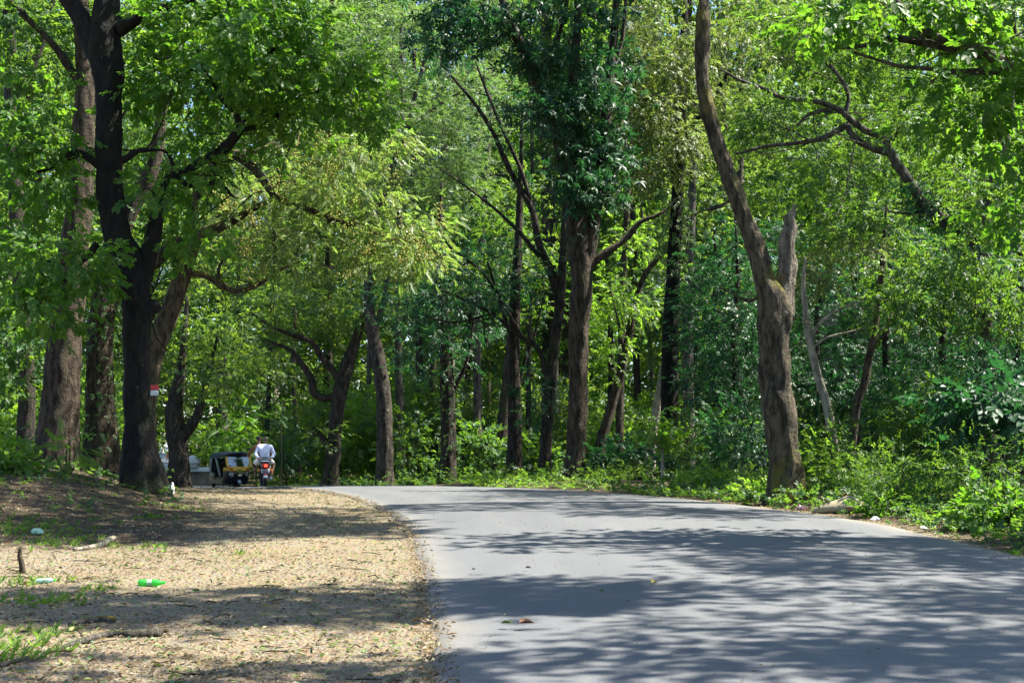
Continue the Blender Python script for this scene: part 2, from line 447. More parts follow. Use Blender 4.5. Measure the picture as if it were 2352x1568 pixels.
def copy_thing(o, loc, rz, s, label=None, group=None):
    c = o.copy(); col.objects.link(c); c.location = loc; c.rotation_euler = (0, 0, rz); c.scale = (s, s, s)
    if label: c['label'] = label
    if group: c['group'] = group
    for ch in o.children:
        k = ch.copy(); col.objects.link(k); k.parent = c
        for g in ch.children:
            h = g.copy(); col.objects.link(h); h.parent = k
    return c

# ------------------------------------------------------------------ light, sky, render
SUN_AZ, SUN_EL = 80.0, 57.0
w = bpy.data.worlds.new('World'); sc.world = w; w.use_nodes = True
nt = w.node_tree; bg = nt.nodes['Background']
sky = nt.nodes.new('ShaderNodeTexSky'); sky.sky_type = 'NISHITA'; sky.sun_disc = False
sky.sun_elevation = math.radians(SUN_EL); sky.sun_rotation = math.radians(SUN_AZ)
sky.air_density = 1.0; sky.dust_density = .8; sky.ozone_density = 3.5
nt.links.new(sky.outputs[0], bg.inputs[0]); bg.inputs[1].default_value = .075
sl = bpy.data.lights.new('sun', 'SUN'); sl.energy = 5.0; sl.angle = math.radians(.6); sl.color = (1, .945, .83)
so = bpy.data.objects.new('sun', sl); col.objects.link(so)
a, e = math.radians(SUN_AZ), math.radians(SUN_EL)
SUN = Vector((math.sin(a) * math.cos(e), math.cos(a) * math.cos(e), math.sin(e)))
so.rotation_euler = (-SUN).to_track_quat('-Z', 'Y').to_euler(); so.location = (40, 0, 60)
vs = sc.view_settings; sc.display_settings.display_device = 'sRGB'
vs.view_transform = 'Standard'; vs.look = 'None'; vs.exposure = 2.18; vs.gamma = 1; vs.use_curve_mapping = False
sc.render.engine = 'CYCLES'; cy = sc.cycles
cy.max_bounces = 7; cy.diffuse_bounces = 4; cy.glossy_bounces = 2; cy.transmission_bounces = 6; cy.transparent_max_bounces = 6
cy.sample_clamp_indirect = 4.0; cy.caustics_reflective = False; cy.caustics_refractive = False
cy.use_denoising = True
cy.use_adaptive_sampling = True; cy.adaptive_threshold = .02
try: cy.denoiser = 'OPENIMAGEDENOISE'; cy.denoising_prefilter = 'ACCURATE'
except Exception: pass

# ------------------------------------------------------------------ materials
B_black = bark_mat('bark_black', (.004, .005, .005), (.017, .013, .010), .35, .02, (.008, .013, .004))
B_brown = bark_mat('bark_brown', (.016, .012, .008), (.074, .056, .037), .18, .10, (.05, .06, .015))
B_dark = bark_mat('bark_dark', (.010, .009, .007), (.052, .041, .029), .24, .10, (.02, .03, .008))
B_grey = bark_mat('bark_grey', (.026, .023, .018), (.105, .092, .072), .14, .26, (.06, .08, .02))
B_lich = bark_mat('bark_lichen', (.016, .014, .011), (.075, .062, .046), .14, .34, (.03, .04, .01))
B_pale = bark_mat('bark_pale', (.14, .125, .10), (.36, .32, .25), .08, .35, (.09, .10, .03))
B_moss = bark_mat('bark_moss', (.020, .016, .011), (.105, .084, .054), .27, .10, (.11, .10, .018))
B_snag = bark_mat('bark_snag', (.05, .042, .032), (.20, .17, .13), .1, .12, (.16, .115, .018))
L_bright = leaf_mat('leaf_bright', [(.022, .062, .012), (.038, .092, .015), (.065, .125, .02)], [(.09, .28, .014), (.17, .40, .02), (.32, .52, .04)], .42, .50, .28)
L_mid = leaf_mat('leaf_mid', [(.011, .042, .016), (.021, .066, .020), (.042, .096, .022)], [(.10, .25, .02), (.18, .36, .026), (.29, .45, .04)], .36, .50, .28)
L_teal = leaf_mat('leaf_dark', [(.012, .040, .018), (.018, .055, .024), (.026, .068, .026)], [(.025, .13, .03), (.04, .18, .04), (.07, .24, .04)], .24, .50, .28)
L_yellow = leaf_mat('leaf_yellow', [(.04, .09, .014), (.065, .125, .02), (.10, .155, .03)], [(.17, .40, .02), (.26, .50, .03), (.38, .56, .05)], .45, .45, .4)
L_grey = leaf_mat('leaf_grey', [(.055, .10, .035), (.09, .14, .055), (.15, .185, .09)], [(.12, .26, .04), (.18, .34, .06), (.28, .42, .10)], .36, .50, .28)
L_olive = leaf_mat('leaf_olive', [(.05, .078, .024), (.085, .112, .036), (.15, .16, .06)], [(.14, .25, .03), (.22, .33, .05), (.34, .38, .09)], .36, .50, .28)
L_far = leaf_mat('leaf_far', [(.014, .046, .016), (.028, .072, .019), (.052, .104, .024)], [(.15, .31, .025), (.25, .42, .04), (.37, .50, .06)], .42, .50, .28)
L_fruit = leaf_mat('leaf_fruit_tree', [(.045, .085, .022), (.08, .122, .038), (.14, .17, .065)], [(.17, .34, .035), (.26, .43, .055), (.38, .49, .10)], .40, .48, .32)
M_fruit = leaf_mat('fruit', [(.22, .23, .04), (.30, .30, .06), (.40, .38, .10)], [(.5, .45, .05), (.55, .5, .07)], .25, .5, .4)
M_dead = leaf_mat('dead_leaf', [(.034, .023, .013), (.085, .062, .038), (.16, .125, .08), (.225, .19, .13), (.075, .098, .036)], [(.2, .12, .05), (.4, .28, .12), (.4, .3, .14)], .18, .6, .35)

T_broad = [t_spray(7, .42, .72, True, 1.0, s) for s in (1, 2)]
T_spray = [t_spray(8, .34, .5, False, .95, s) for s in (3, 4)]
T_small = [t_spray(12, .22, .48, False, 1.0, s) for s in (5, 6)]
T_pin = t_pinnate()
T_wh = [t_whorl(9, .8, .25, s) for s in (1, 2)]
T_blade = [t_blade(6, s) for s in (1, 2)]
T_far = [t_spray(6, .42, .62, False, 1.1, s) for s in (8, 9)]

# ------------------------------------------------------------------ ground and road
def axis(segs):
    out = []
    for a_, b_, s_ in segs: out += list(np.arange(a_, b_, s_))
    return np.array(out + [segs[-1][1]])
gx = axis([(-260, -60, 20), (-60, -20, 2), (-20, -9, .5), (-9, 8, .14), (8, 20, .5), (20, 60, 2), (60, 260, 20)])
gy = axis([(-12, 4, 1), (4, 30, .14), (30, 50, .3), (50, 100, 1.2), (100, 380, 14)])
X, Y = np.meshgrid(gx, gy); Z = gz(X, Y)
nx, ny = len(gx), len(gy); ii = (np.arange(ny - 1)[:, None] * nx + np.arange(nx - 1)[None]).ravel()
m, nt, out = new_mat('earth')
b = nd(nt, 'ShaderNodeBsdfPrincipled', Roughness=.95); b.inputs['Specular IOR Level'].default_value = .2
v = pos(nt)
n1 = noise_n(nt, .55, 5, .6, v); n2 = noise_n(nt, 4.0, 6, .65, v); n3 = noise_n(nt, 26, 5, .7, v)
c = ramp(nt, n2, [(.25, (0.0714, 0.05544, 0.03864)), (.5, (0.1302, 0.1075, 0.07896)), (.75, (0.1848, 0.1596, 0.1218))])
c = mix(nt, ramp(nt, n3, [(.40, (0, 0, 0)), (.62, (1, 1, 1))]), c, (0.2016, 0.1764, 0.1344))
c = mix(nt, ramp(nt, n1, [(.50, (0, 0, 0)), (.68, (.7, .7, .7))]), c, (.16, .115, .06))
vo = nd(nt, 'ShaderNodeTexVoronoi', Scale=22.0); nt.links.new(v, vo.inputs['Vector'])
se = nt.nodes.new('ShaderNodeSeparateColor'); nt.links.new(vo.outputs['Color'], se.inputs[0])
c = mix(nt, ramp(nt, se.outputs[0], [(.66, (0, 0, 0)), (.70, (.8, .8, .8))]), c, (.20, .13, .07))
c = mix(nt, ramp(nt, se.outputs[1], [(.86, (0, 0, 0)), (.88, (.7, .7, .7))]), c, (.12, .16, .05))
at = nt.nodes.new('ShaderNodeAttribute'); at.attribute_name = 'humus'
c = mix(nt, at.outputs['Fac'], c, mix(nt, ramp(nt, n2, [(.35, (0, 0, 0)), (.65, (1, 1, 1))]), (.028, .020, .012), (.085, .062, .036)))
nt.links.new(c, b.inputs['Base Color'])
bp = nd(nt, 'ShaderNodeBump', Strength=1.0, Distance=.03); ad = nd(nt, 'ShaderNodeMath', operation='ADD')
nt.links.new(n3, ad.inputs[0]); nt.links.new(vo.outputs['Distance'], ad.inputs[1]); nt.links.new(ad.outputs[0], bp.inputs['Height']); nt.links.new(bp.outputs[0], b.inputs['Normal'])
nt.links.new(b.outputs[0], out.inputs[0]); M_earth = m
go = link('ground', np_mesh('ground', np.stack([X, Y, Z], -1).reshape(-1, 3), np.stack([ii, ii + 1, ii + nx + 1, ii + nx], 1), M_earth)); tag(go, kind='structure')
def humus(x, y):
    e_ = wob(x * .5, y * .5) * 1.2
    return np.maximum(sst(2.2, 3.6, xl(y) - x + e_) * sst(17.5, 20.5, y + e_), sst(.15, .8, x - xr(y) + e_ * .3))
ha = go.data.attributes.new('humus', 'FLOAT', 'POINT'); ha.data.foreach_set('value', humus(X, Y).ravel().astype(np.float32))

m, nt, out = new_mat('asphalt')
b = nd(nt, 'ShaderNodeBsdfPrincipled', Roughness=.8); b.inputs['Specular IOR Level'].default_value = .35
v = pos(nt); v2 = pos(nt, (1.2, .22, 1))
n1 = noise_n(nt, .9, 4, .6, v2); n2 = noise_n(nt, 60, 3, .7, v); n3 = noise_n(nt, 7, 5, .65, v)
c = ramp(nt, n1, [(.3, (.060, .064, .070)), (.7, (.090, .094, .099))])
c = mix(nt, ramp(nt, n2, [(.45, (0, 0, 0)), (.62, (.55, .55, .55))]), c, (.140, .142, .145))
c = mix(nt, ramp(nt, n3, [(.60, (0, 0, 0)), (.8, (.4, .4, .4))]), c, (.12, .115, .105))
at = nt.nodes.new('ShaderNodeAttribute'); at.attribute_name = 'edge'
n4 = noise_n(nt, 1.4, 5, .7, v); mu = nd(nt, 'ShaderNodeMath', operation='MULTIPLY'); nt.links.new(at.outputs['Fac'], mu.inputs[0])
nt.links.new(ramp(nt, n4, [(.3, (.15, .15, .15)), (.7, (1, 1, 1))]), mu.inputs[1])
c = mix(nt, mu.outputs[0], c, (.19, .165, .125))
at2 = nt.nodes.new('ShaderNodeAttribute'); at2.attribute_name = 'track'
c = mix(nt, at2.outputs['Fac'], c, (.052, .056, .062))
nt.links.new(c, b.inputs['Base Color'])
bp = nd(nt, 'ShaderNodeBump', Strength=.5, Distance=.008); nt.links.new(n2, bp.inputs['Height']); nt.links.new(bp.outputs[0], b.inputs['Normal'])
nt.links.new(b.outputs[0], out.inputs[0]); M_asph = m
ry = axis([(-12, 50, .25), (50, 130, 1.0)]); tt = np.array([0, .012, .03, .05, .075, .1, .13, .16, .2, .25, .3, .35, .4, .45, .5, .55, .6, .65, .7, .75, .8, .85, .9, .925, .95, .97, .988, 1])
RV = []
for y in ry:
    w0 = .018 * math.sin(y * 1.3) + .014 * math.sin(y * 3.4 + 1)
    w1 = .04 * math.sin(y * 1.1 + 2) + .02 * math.sin(y * 2.7)
    a_, b_ = float(xl(y)) + w0, float(xr(y)) + w1
    for t in tt:
        ed = min(t, 1 - t); z = float(zb(y)) + .035 * min(1, ed / .3) - .012 * math.exp(-ed / .02)
        if ed == 0: z -= .10
        RV.append((a_ + (b_ - a_) * t, y, z))
n = len(tt); ii = (np.arange(len(ry) - 1)[:, None] * n + np.arange(n - 1)[None]).ravel()
ro = link('road', np_mesh('road', RV, np.stack([ii, ii + 1, ii + n + 1, ii + n], 1), M_asph)); tag(ro, kind='structure')
T_ = np.tile(tt, len(ry)); ed_ = np.clip(1 - np.minimum(T_, 1 - T_) / .075, 0, 1) ** 1.5
tr_ = .38 * np.maximum(np.exp(-((T_ - .3) / .07) ** 2), np.exp(-((T_ - .7) / .07) ** 2)) + .25 * np.exp(-((T_ - .12) / .05) ** 2)
for nm_, va_ in (('edge', ed_), ('track', tr_)):
    q_ = ro.data.attributes.new(nm_, 'FLOAT', 'POINT'); q_.data.foreach_set('value', va_.astype(np.float32))

# ------------------------------------------------------------------ leaf litter, grass, undergrowth (uncountable)
def ground_pts(n, y0, y1, fx0, fx1, power=1.0):
    y = y0 + (y1 - y0) * rng.uniform(0, 1, n) ** power
    x = fx0(y) + (fx1(y) - fx0(y)) * rng.uniform(0, 1, n)
    return np.stack([x, y, gz(x, y)], 1)
def flat_frames(n, j=.35):
    th = rng.uniform(0, 2 * PI, n); ax = np.stack([np.cos(th), np.sin(th), rng.normal(size=n) * j], 1)
    return frames(ax, np.tile((0, 0, 1.), (n, 1)) + rng.normal(size=(n, 3)) * j)
tl = Tmpl(); tl.add(leaf_shape(1, .5, .35, .25, True)); tl.fin()
p1 = ground_pts(52000, 7.5, 46, lambda y: -.37 * y - 1.5, lambda y: xl(y) - .02, 1.3)
keep = rng.uniform(0, 1, len(p1)) < np.clip(.30 + .22 * (xl(p1[:, 1]) - p1[:, 0]) / 3 + .6 * wob(p1[:, 0] * .7, p1[:, 1] * .55), .04, 1)
p1 = p1[keep]; p2 = ground_pts(4200, 12, 32, lambda y: xr(y) + .02, lambda y: xr(y) + 1.4)
p1 = np.vstack([p1, p2]); p1[:, 2] += .012
sp_ = ground_pts(2600, 7.5, 40, lambda y: xl(y) - .05, lambda y: xl(y) + .02, 1.3); sp_[:, 0] += .22 * rng.uniform(0, 1, len(sp_)) ** 2.5
sp_[:, 2] = np.maximum(sp_[:, 2], zb(sp_[:, 1]) + .035 * np.minimum(1, np.maximum(0, sp_[:, 0] - xl(sp_[:, 1])) / 2)) + .004
p1 = np.vstack([p1, sp_])
V, F, r_ = stamp(tl, p1, flat_frames(len(p1)), rng.uniform(.016, .055, len(p1)) * (1 + .6 * (rng.uniform(0, 1, len(p1)) < .06)))
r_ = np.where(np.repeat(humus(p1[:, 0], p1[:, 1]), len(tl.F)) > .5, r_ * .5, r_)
tag(link('leaf_litter', np_mesh('leaf_litter', V, F, M_dead, True, r_)), kind='stuff', label='dry brown leaves scattered over the dirt shoulders')
# clods and pebbles on the dirt
tp_ = Tmpl(); tp_.V = [np.array(q) for q in ((1, 0, 0), (0, 1, 0), (-1, 0, 0), (0, -1, 0), (0, 0, .6))]; tp_.F = [(0, 1, 4, -1), (1, 2, 4, -1), (2, 3, 4, -1), (3, 0, 4, -1)]; tp_.id = [0] * 4; tp_.n = 1; tp_.fin()
p1 = ground_pts(16000, 7.5, 40, lambda y: -.37 * y - 1.2, lambda y: xl(y) - .03, 1.3)
M_peb = leaf_mat('pebble', [(.07, .052, .032), (.14, .108, .068), (.22, .183, .128)], [(.2, .2, .2), (.2, .2, .2)], 0, .9, .2)
V, F, r_ = stamp(tp_, p1, flat_frames(len(p1), .1), rng.uniform(.008, .03, len(p1)))
tag(link('gravel', np_mesh('gravel', V, F, M_peb, False, r_)), kind='stuff', label='small stones and clods on the dirt shoulder')
def in_blobs(p, bl):
    k = np.zeros(len(p), bool)
    for (u, v_, d_, r) in bl:
        c_ = P(u, v_, d_); k |= np.hypot(p[:, 0] - c_[0], p[:, 1] - c_[1]) < r * rng.uniform(.3, 1.1, len(p))
    return k
p1 = ground_pts(15000, 9, 34, lambda y: -.40 * y - 1.0, lambda y: xl(y) - .6)
k = in_blobs(p1, [(20, 1400, 11.3, .55), (95, 1350, 13.3, .5), (-40, 1460, 10.2, .7), (215, 1325, 14.3, .28), (40, 1300, 15, .6), (330, 1240, 18.6, .45), (150, 1230, 19, .8), (30, 1210, 20.5, 1.2), (560, 1250, 18, .25), (420, 1150, 25.5, .6), (20, 1130, 27, 1.6)])
p1 = p1[k]
V, F, r_ = stamp(T_blade[0], p1, frames(np.tile((1., 0, 0), (len(p1), 1)) + rng.normal(size=(len(p1), 3)) * .4, np.tile((0, 0, 1.), (len(p1), 1)) + rng.normal(size=(len(p1), 3)) * .2), rng.uniform(.04, .12, len(p1)))
tag(link('grass', np_mesh('grass', V, F, L_yellow, True, r_)), kind='stuff', label='tufts of short grass on the dirt shoulder')
# low green cover of the forest floor
def cover(name, lab, n, y0, y1, f0, f1, h, T, size, leaf, power=1.0, keepf=None):
    p = ground_pts(n, y0, y1, f0, f1, power)
    if keepf is not None: p = p[keepf(p)]
    hh = h * (.35 + .65 * (np.sin(p[:, 0] * .9 + p[:, 1] * .37) * np.sin(p[:, 1] * .6 - p[:, 0] * .21) * .5 + .5))
    p[:, 2] += .03 + hh * rng.uniform(0, 1, len(p)) ** 1.1
    ax = rng.normal(size=(len(p), 3)); ax[:, 2] = np.abs(ax[:, 2]) * .5
    V, F, r_ = stamp(T, p, frames(ax, np.tile((0, 0, 1.), (len(p), 1)) + rng.normal(size=(len(p), 3)) * .4), size * rng.uniform(.6, 1.3, len(p)))
    tag(link(name, np_mesh(name, V, F, leaf, True, r_)), kind='stuff', label=lab)
cover('undergrowth', 'low leafy undergrowth on the forest floor beyond the road', 15000, 38, 100, lambda y: -.40 * y - 3, lambda y: .42 * y + 4, .75, T_spray[0], .32, L_mid, 1.0,
      lambda p: (p[:, 0] < xl(p[:, 1]) - 1.0 - 6 * (p[:, 1] < 48)) | (p[:, 0] > xr(p[:, 1]) + .5))
cover('roadside_weeds', 'bright yellow green weeds along the far edge of the road', 5200, 34, 75, lambda y: xr(y) + .3, lambda y: xr(y) + 5.5, .34, T_small[0], .22, L_yellow, 1.0,
      lambda p: np.sin(p[:, 0] * .55 + 1.2) + .6 * np.sin(p[:, 1] * .41 + p[:, 0] * .9) + rng.normal(size=len(p)) * .35 > .15)
cover('ground_cover', 'green weeds along the right edge of the road', 5200, 14, 34, lambda y: xr(y) + .15, lambda y: xr(y) + 6, .30, T_broad[0], .17, L_mid, 1.0, lambda p: np.hypot(p[:, 0] - 5.5, (p[:, 1] - 23.2) * .8) > .95)
n_ = 1100; y_ = 8 + 24 * rng.uniform(0, 1, n_); x_ = xl(y_) + .3 + (xr(y_) - xl(y_) - .5) * rng.uniform(0, 1, n_)
p1 = np.stack([x_, y_, zb(y_) + .042], 1); V, F, r_ = stamp(tl, p1, flat_frames(n_, .2), rng.uniform(.012, .035, n_))
lf_ = ground_pts(2400, 7.5, 34, lambda y: -.37 * y - 1.2, lambda y: xl(y) - .05, 1.2); lf_[:, 2] += .015
V2, F2, r2 = stamp(tl, lf_, flat_frames(len(lf_), .4), rng.uniform(.025, .075, len(lf_)))
M_fresh = leaf_mat('fresh_leaf', [(.03, .07, .025), (.07, .12, .04), (.13, .17, .06), (.30, .26, .07)], [(.1, .2, .03), (.2, .3, .05)], .2, .5, .3)
tag(link('green_leaf_bits', np_mesh('green_leaf_bits', V2, F2, M_fresh, True, r2)), kind='stuff', label='small fallen green leaves strewn over the dirt shoulder')
tw_ = ground_pts(420, 7.5, 34, lambda y: -.37 * y - 1.2, lambda y: xl(y) - .1, 1.2); vs_, fs_, o_ = [], [], 0
for q_ in tw_:
    a_ = rng.uniform(0, 6.28); L_ = rng.uniform(.06, .28); d_ = np.array((math.cos(a_), math.sin(a_), rng.normal() * .08)) * L_
    V_, F_ = tube_np([q_ + (0, 0, .014), q_ + d_ * .5 + rng.normal(size=3) * .012 + (0, 0, .018), q_ + d_ + (0, 0, .014)], [.005, .006, .003], 5, False); vs_.append(V_); fs_.append(np.where(F_ >= 0, F_ + o_, -1)); o_ += len(V_)
tag(link('twigs', np_mesh('twigs', np.vstack(vs_), np.vstack(fs_), B_brown)), kind='stuff', label='thin dry twigs scattered over the dirt shoulder')
tag(link('leaf_bits', np_mesh('leaf_bits', V, F, M_dead, True, r_)), kind='stuff', label='tiny bits of dry leaf strewn over the asphalt')
cover('bank_weeds', 'small weeds round the trunk feet on the left bank', 620, 21, 44, lambda y: -.40 * y - 2, lambda y: xl(y) - 3.4, .22, T_broad[1], .17, L_mid)



def over(xs, ys, h, rx, ry, n, rz=.9):
    """leafage at height h whose shade falls round (xs, ys)"""
    k_ = h / SUN.z
    return ((xs + SUN.x * k_, ys + SUN.y * k_, h + float(zb(ys))), (rx, ry, rz), n)

# ------------------------------------------------------------------ the trees, near to far
# A: black trunk on the left with the red and white plate
tree('black_tree', 'near-black mossy trunk on the left bank bearing the red and white plate', B_black, L_bright, 29,
     [(330, 1150, 98), (322, 1060, 84), (318, 900, 70), (314, 800, 68), (316, 700, 73), (300, 620, 84), (268, 540, 73), (256, 450, 66), (250, 330, 66), (248, 200, 73), (240, 110, 84), (242, 40, 68), (256, -60, 52), (275, -200, 39), (292, -400, 19)],
     [[(236, 130, 64), (190, 50, 56), (145, -20, 46), (60, -120, 34), (-40, -260, 16)],
      [(316, 690, 56), (334, 620, 46), (350, 545, 40), (362, 490, 32), (370, 440, 26), (396, 402, 22), (440, 386, 20), (486, 360, 24), (520, 336, 26), (548, 298, 24), (542, 262, 20), (516, 235, 18), (498, 205, 14), (470, 165, 10), (452, 110, 6)],
      [(544, 300, 14), (585, 292, 9), (640, 268, 7), (700, 262, 4)],
      [(546, 290, 14), (590, 258, 12), (640, 262, 11), (690, 222, 9), (745, 205, 7), (800, 160, 4)],
      [(398, 400, 16), (440, 428, 12), (500, 420, 11), (545, 455, 9), (610, 440, 7), (680, 470, 4)],
      [(500, 212, 11), (540, 160, 10), (600, 140, 9), (650, 95, 7), (720, 85, 4)],
      [(280, 370, 20), (322, 346, 15), (352, 344, 13), (385, 352, 12), (402, 398, 14)],
      [(268, 70, 44), (330, 32, 32), (400, 10, 26), (480, -22, 20), (560, -70, 12)],
      [(320, 735, 60), (348, 705, 46), (366, 712, 26)],
      [(235, 385, 22), (175, 350, 14), (120, 384, 10), (60, 402, 6)],
      [(225, 560, 18), (150, 640, 12), (90, 700, 9), (30, 760, 5)],
      [(498, 205, 12), (560, 180, 9), (640, 190, 8), (720, 230, 6), (800, 255, 3)]],
     [(560, 120, 170, 110, 1.6, -1, 12), (440, 230, 130, 110, 1.5, .5, 9), (690, 195, 170, 80, 1.4, -1, 13), (830, 235, 100, 60, 1, -1, 5), (640, 90, 150, 80, 1.5, 0, 8), (480, 40, 160, 70, 1.6, 0, 8), (640, 310, 110, 40, 1, 0, 4), (420, 430, 110, 60, 1.2, 0, 5), (430, 540, 80, 40, 1, 0, 3),
      (60, 270, 130, 120, 1.6, 0, 9), (110, 420, 120, 70, 1.4, 0, 6), (150, 610, 110, 60, 1.2, -1.5, 6), (70, 690, 100, 90, 1.4, -1.5, 6), (40, 540, 90, 80, 1.4, 0, 4), (330, 180, 60, 80, 1, 1, 3),
      (240, -260, 520, 220, 4, 0, 30), (560, 10, 220, 60, 1.8, 1.5, 12), (380, 60, 90, 70, 1.5, 1.5, 6)],
     T=T_broad, size=.285, k=17, cr=.74, bare=2.2, twr=1.8, gnarl=.10, flare=.75, sides=36, droop=.5, flat=.6, inner=.15, rough=.05)
# B C D: trunks behind it
tree('brown_tree', 'thick brown trunk with plain bark left of the near-black one', B_brown, L_mid, 34,
     [(125, 1105, 130), (133, 1040, 108), (142, 900, 94), (152, 750, 86), (165, 620, 78), (180, 480, 66), (188, 350, 58), (195, 200, 50), (190, 60, 42), (182, -100, 34), (180, -320, 14)],
     [[(190, 200, 26), (120, 100, 20), (40, 20, 14), (-30, -60, 8)]],
     [(60, 120, 130, 110, 1.8, 1, 14), (230, 60, 120, 90, 2, 3, 10), (330, 120, 110, 90, 2, 4, 10), (40, 820, 60, 100, 1.5, 2, 8), (60, 620, 70, 90, 1.5, 2, 8), (160, -200, 380, 160, 3.5, 0, 24)], T=T_broad, size=.30, k=15, cr=.8, gnarl=.06, flare=.45, sides=30, rough=.04)
tree('ivy_tree', 'ivy-hung brown trunk standing between the thick brown and near-black trunks', B_brown, L_mid, 37,
     [(228, 1095, 110), (232, 1000, 82), (230, 850, 68), (238, 700, 62), (258, 580, 58), (288, 500, 54), (320, 440, 46), (352, 380, 36), (372, 250, 26), (380, 80, 16)],
     [[(232, 800, 30), (262, 700, 22), (280, 620, 16), (290, 540, 10)]],
     [(330, 560, 70, 60, 1.2, 0, 5), (360, 300, 110, 80, 1.6, 2, 9)], T=T_spray, size=.3, k=14, cr=.7, gnarl=.08, ivy=(T_spray[0], L_mid, .22, 520, 560, 1050, .28))
tree('far_left_tree', 'dark trunk at the left margin behind the thick brown one', B_dark, L_mid, 48,
     [(60, 1075, 50), (60, 980, 44), (62, 880, 42), (58, 760, 40), (45, 600, 38), (35, 420, 36), (26, 300, 34), (24, 150, 34), (20, 0, 28), (18, -150, 18)],
     [[(26, 235, 22), (75, 150, 20), (110, 60, 16), (130, -40, 10)]],
     [(90, 60, 140, 80, 2.5, 2, 12), (40, 500, 90, 80, 2, 3, 8), (30, 760, 70, 80, 2, 3, 8), (60, -180, 260, 130, 4, 2, 14)], T=T_spray, size=.36, k=14, cr=.9)
# C2: the yellow-fruited tree
fr, fsk = tree('fruit_tree', 'leaning brown tree with moss-cushioned limb and yellow berry bunches over the shoulder', B_moss, L_fruit, 35,
     [(328, 1115, 74), (330, 950, 64), (344, 840, 58), (378, 745, 52), (412, 655, 48), (430, 595, 46), (446, 550, 42), (478, 535, 32), (530, 508, 22), (590, 475, 16), (660, 440, 8)],
     [[(436, 590, 42), (405, 556, 38), (378, 580, 32), (350, 612, 26)],
      [(432, 600, 40), (440, 500, 32), (468, 410, 26), (515, 352, 22), (565, 372, 22), (598, 404, 22), (624, 440, 21), (655, 462, 19), (702, 476, 17), (755, 502, 15), (815, 518, 13), (850, 535, 10), (900, 585, 6)],
      [(520, 352, 18), (590, 348, 15), (640, 330, 12), (720, 345, 9), (820, 360, 7), (920, 350, 4)],
      [(425, 625, 20), (470, 632, 18), (505, 652, 15), (540, 668, 14), (590, 655, 12), (640, 622, 8), (690, 600, 5)],
      [(815, 518, 9), (880, 540, 7), (960, 560, 6), (1040, 545, 4)],
      [(500, 640, 10), (510, 600, 8), (560, 570, 6), (640, 540, 4)]],
     [(640, 420, 170, 90, 2.2, 1, 18), (790, 430, 170, 90, 2, 0, 18), (900, 540, 130, 70, 1.6, 0, 14), (720, 580, 160, 60, 1.8, 0, 12), (570, 520, 110, 80, 1.8, 1, 8), (830, 340, 150, 60, 1.8, 0, 10), (970, 600, 60, 40, 1, -1, 5)],
     bare=2.4, T=[T_pin, T_spray[1]], size=.27, k=19, cr=.8, gnarl=.12, droop=.5, flat=.6)
fb = np.array(fr.location)
bc = np.array([P(bu + rng.uniform(-su, su), bv + rng.uniform(-sv, sv), 34.4 + rng.uniform(-1.4, 1.2)) for bu, bv, su, sv in [(640, 430, 150, 70), (790, 440, 160, 80), (900, 540, 130, 60), (720, 590, 150, 50), (570, 510, 90, 70), (830, 350, 130, 45), (960, 600, 60, 40)] * 17])
p_ = np.repeat(bc, 26, 0) + rng.normal(size=(len(bc) * 26, 3)) * np.array((.10, .10, .12)); tb_ = Tmpl()
tb_.V = [np.array(q_) for q_ in ((1, 0, 0), (0, 1, 0), (-1, 0, 0), (0, -1, 0), (0, 0, 1), (0, 0, -1))]; tb_.F = [(0, 1, 4, -1), (1, 2, 4, -1), (2, 3, 4, -1), (3, 0, 4, -1), (1, 0, 5, -1), (2, 1, 5, -1), (3, 2, 5, -1), (0, 3, 5, -1)]; tb_.id = [0] * 8; tb_.n = 1; tb_.fin()
V, F, r_ = stamp(tb_, p_, flat_frames(len(p_)), rng.uniform(.018, .034, len(p_)))
tag(link('berry_bunches', np_mesh('berry_bunches', V, F, M_fruit, True, r_, origin=fb), fr), kind='stuff')  # yellow berries gathered in bunches, all in one mesh
# E F G H I: trunks beyond the crest
tree('forked_tree', 'low-forking dark trunk beside the compound wall behind the near-black one', B_dark, L_far, 62,
     [(410, 1130, 58), (412, 1060, 52), (405, 1000, 50), (400, 955, 46), (405, 910, 38), (416, 850, 26), (424, 770, 16), (430, 680, 8)],
     [[(412, 1010, 34), (448, 965, 26), (464, 915, 20), (482, 850, 12), (500, 770, 6)]],
     [(480, 850, 140, 60, 3, 0, 12), (560, 780, 130, 70, 3, 2, 12), (440, 740, 110, 80, 3, 1, 9), (600, 850, 90, 40, 2.5, 1, 6), (440, 600, 150, 100, 3, 4, 10)], T=T_spray, size=.46, k=16, cr=1.15, gnarl=.1)
tree('twisted_tree', 'dark tree with crooked low limbs reaching left just right of the riders', B_dark, L_far, 58,
     [(754, 1124, 44), (765, 1050, 38), (775, 950, 35), (785, 885, 37), (800, 830, 32), (818, 780, 24), (836, 720, 17), (860, 640, 10), (880, 560, 5)],
     [[(775, 908, 22), (745, 914, 20), (722, 900, 20), (714, 868, 19), (690, 830, 15), (660, 800, 11), (625, 788, 6)],
      [(786, 885, 22), (765, 850, 17), (745, 828, 17), (715, 785, 14), (670, 768, 11), (620, 748, 8), (575, 716, 4)],
      [(762, 1030, 19), (738, 1002, 17), (716, 985, 19)]],
     [(690, 710, 170, 60, 2.6, 0, 14), (620, 700, 110, 70, 2.4, 2, 9), (800, 690, 130, 60, 2.4, 0, 10), (860, 610, 130, 90, 3, 2, 12), (740, 990, 36, 40, .9, 0, 3)], bare=1.4, T=T_spray, size=.40, k=15, cr=1.0, gnarl=.14)
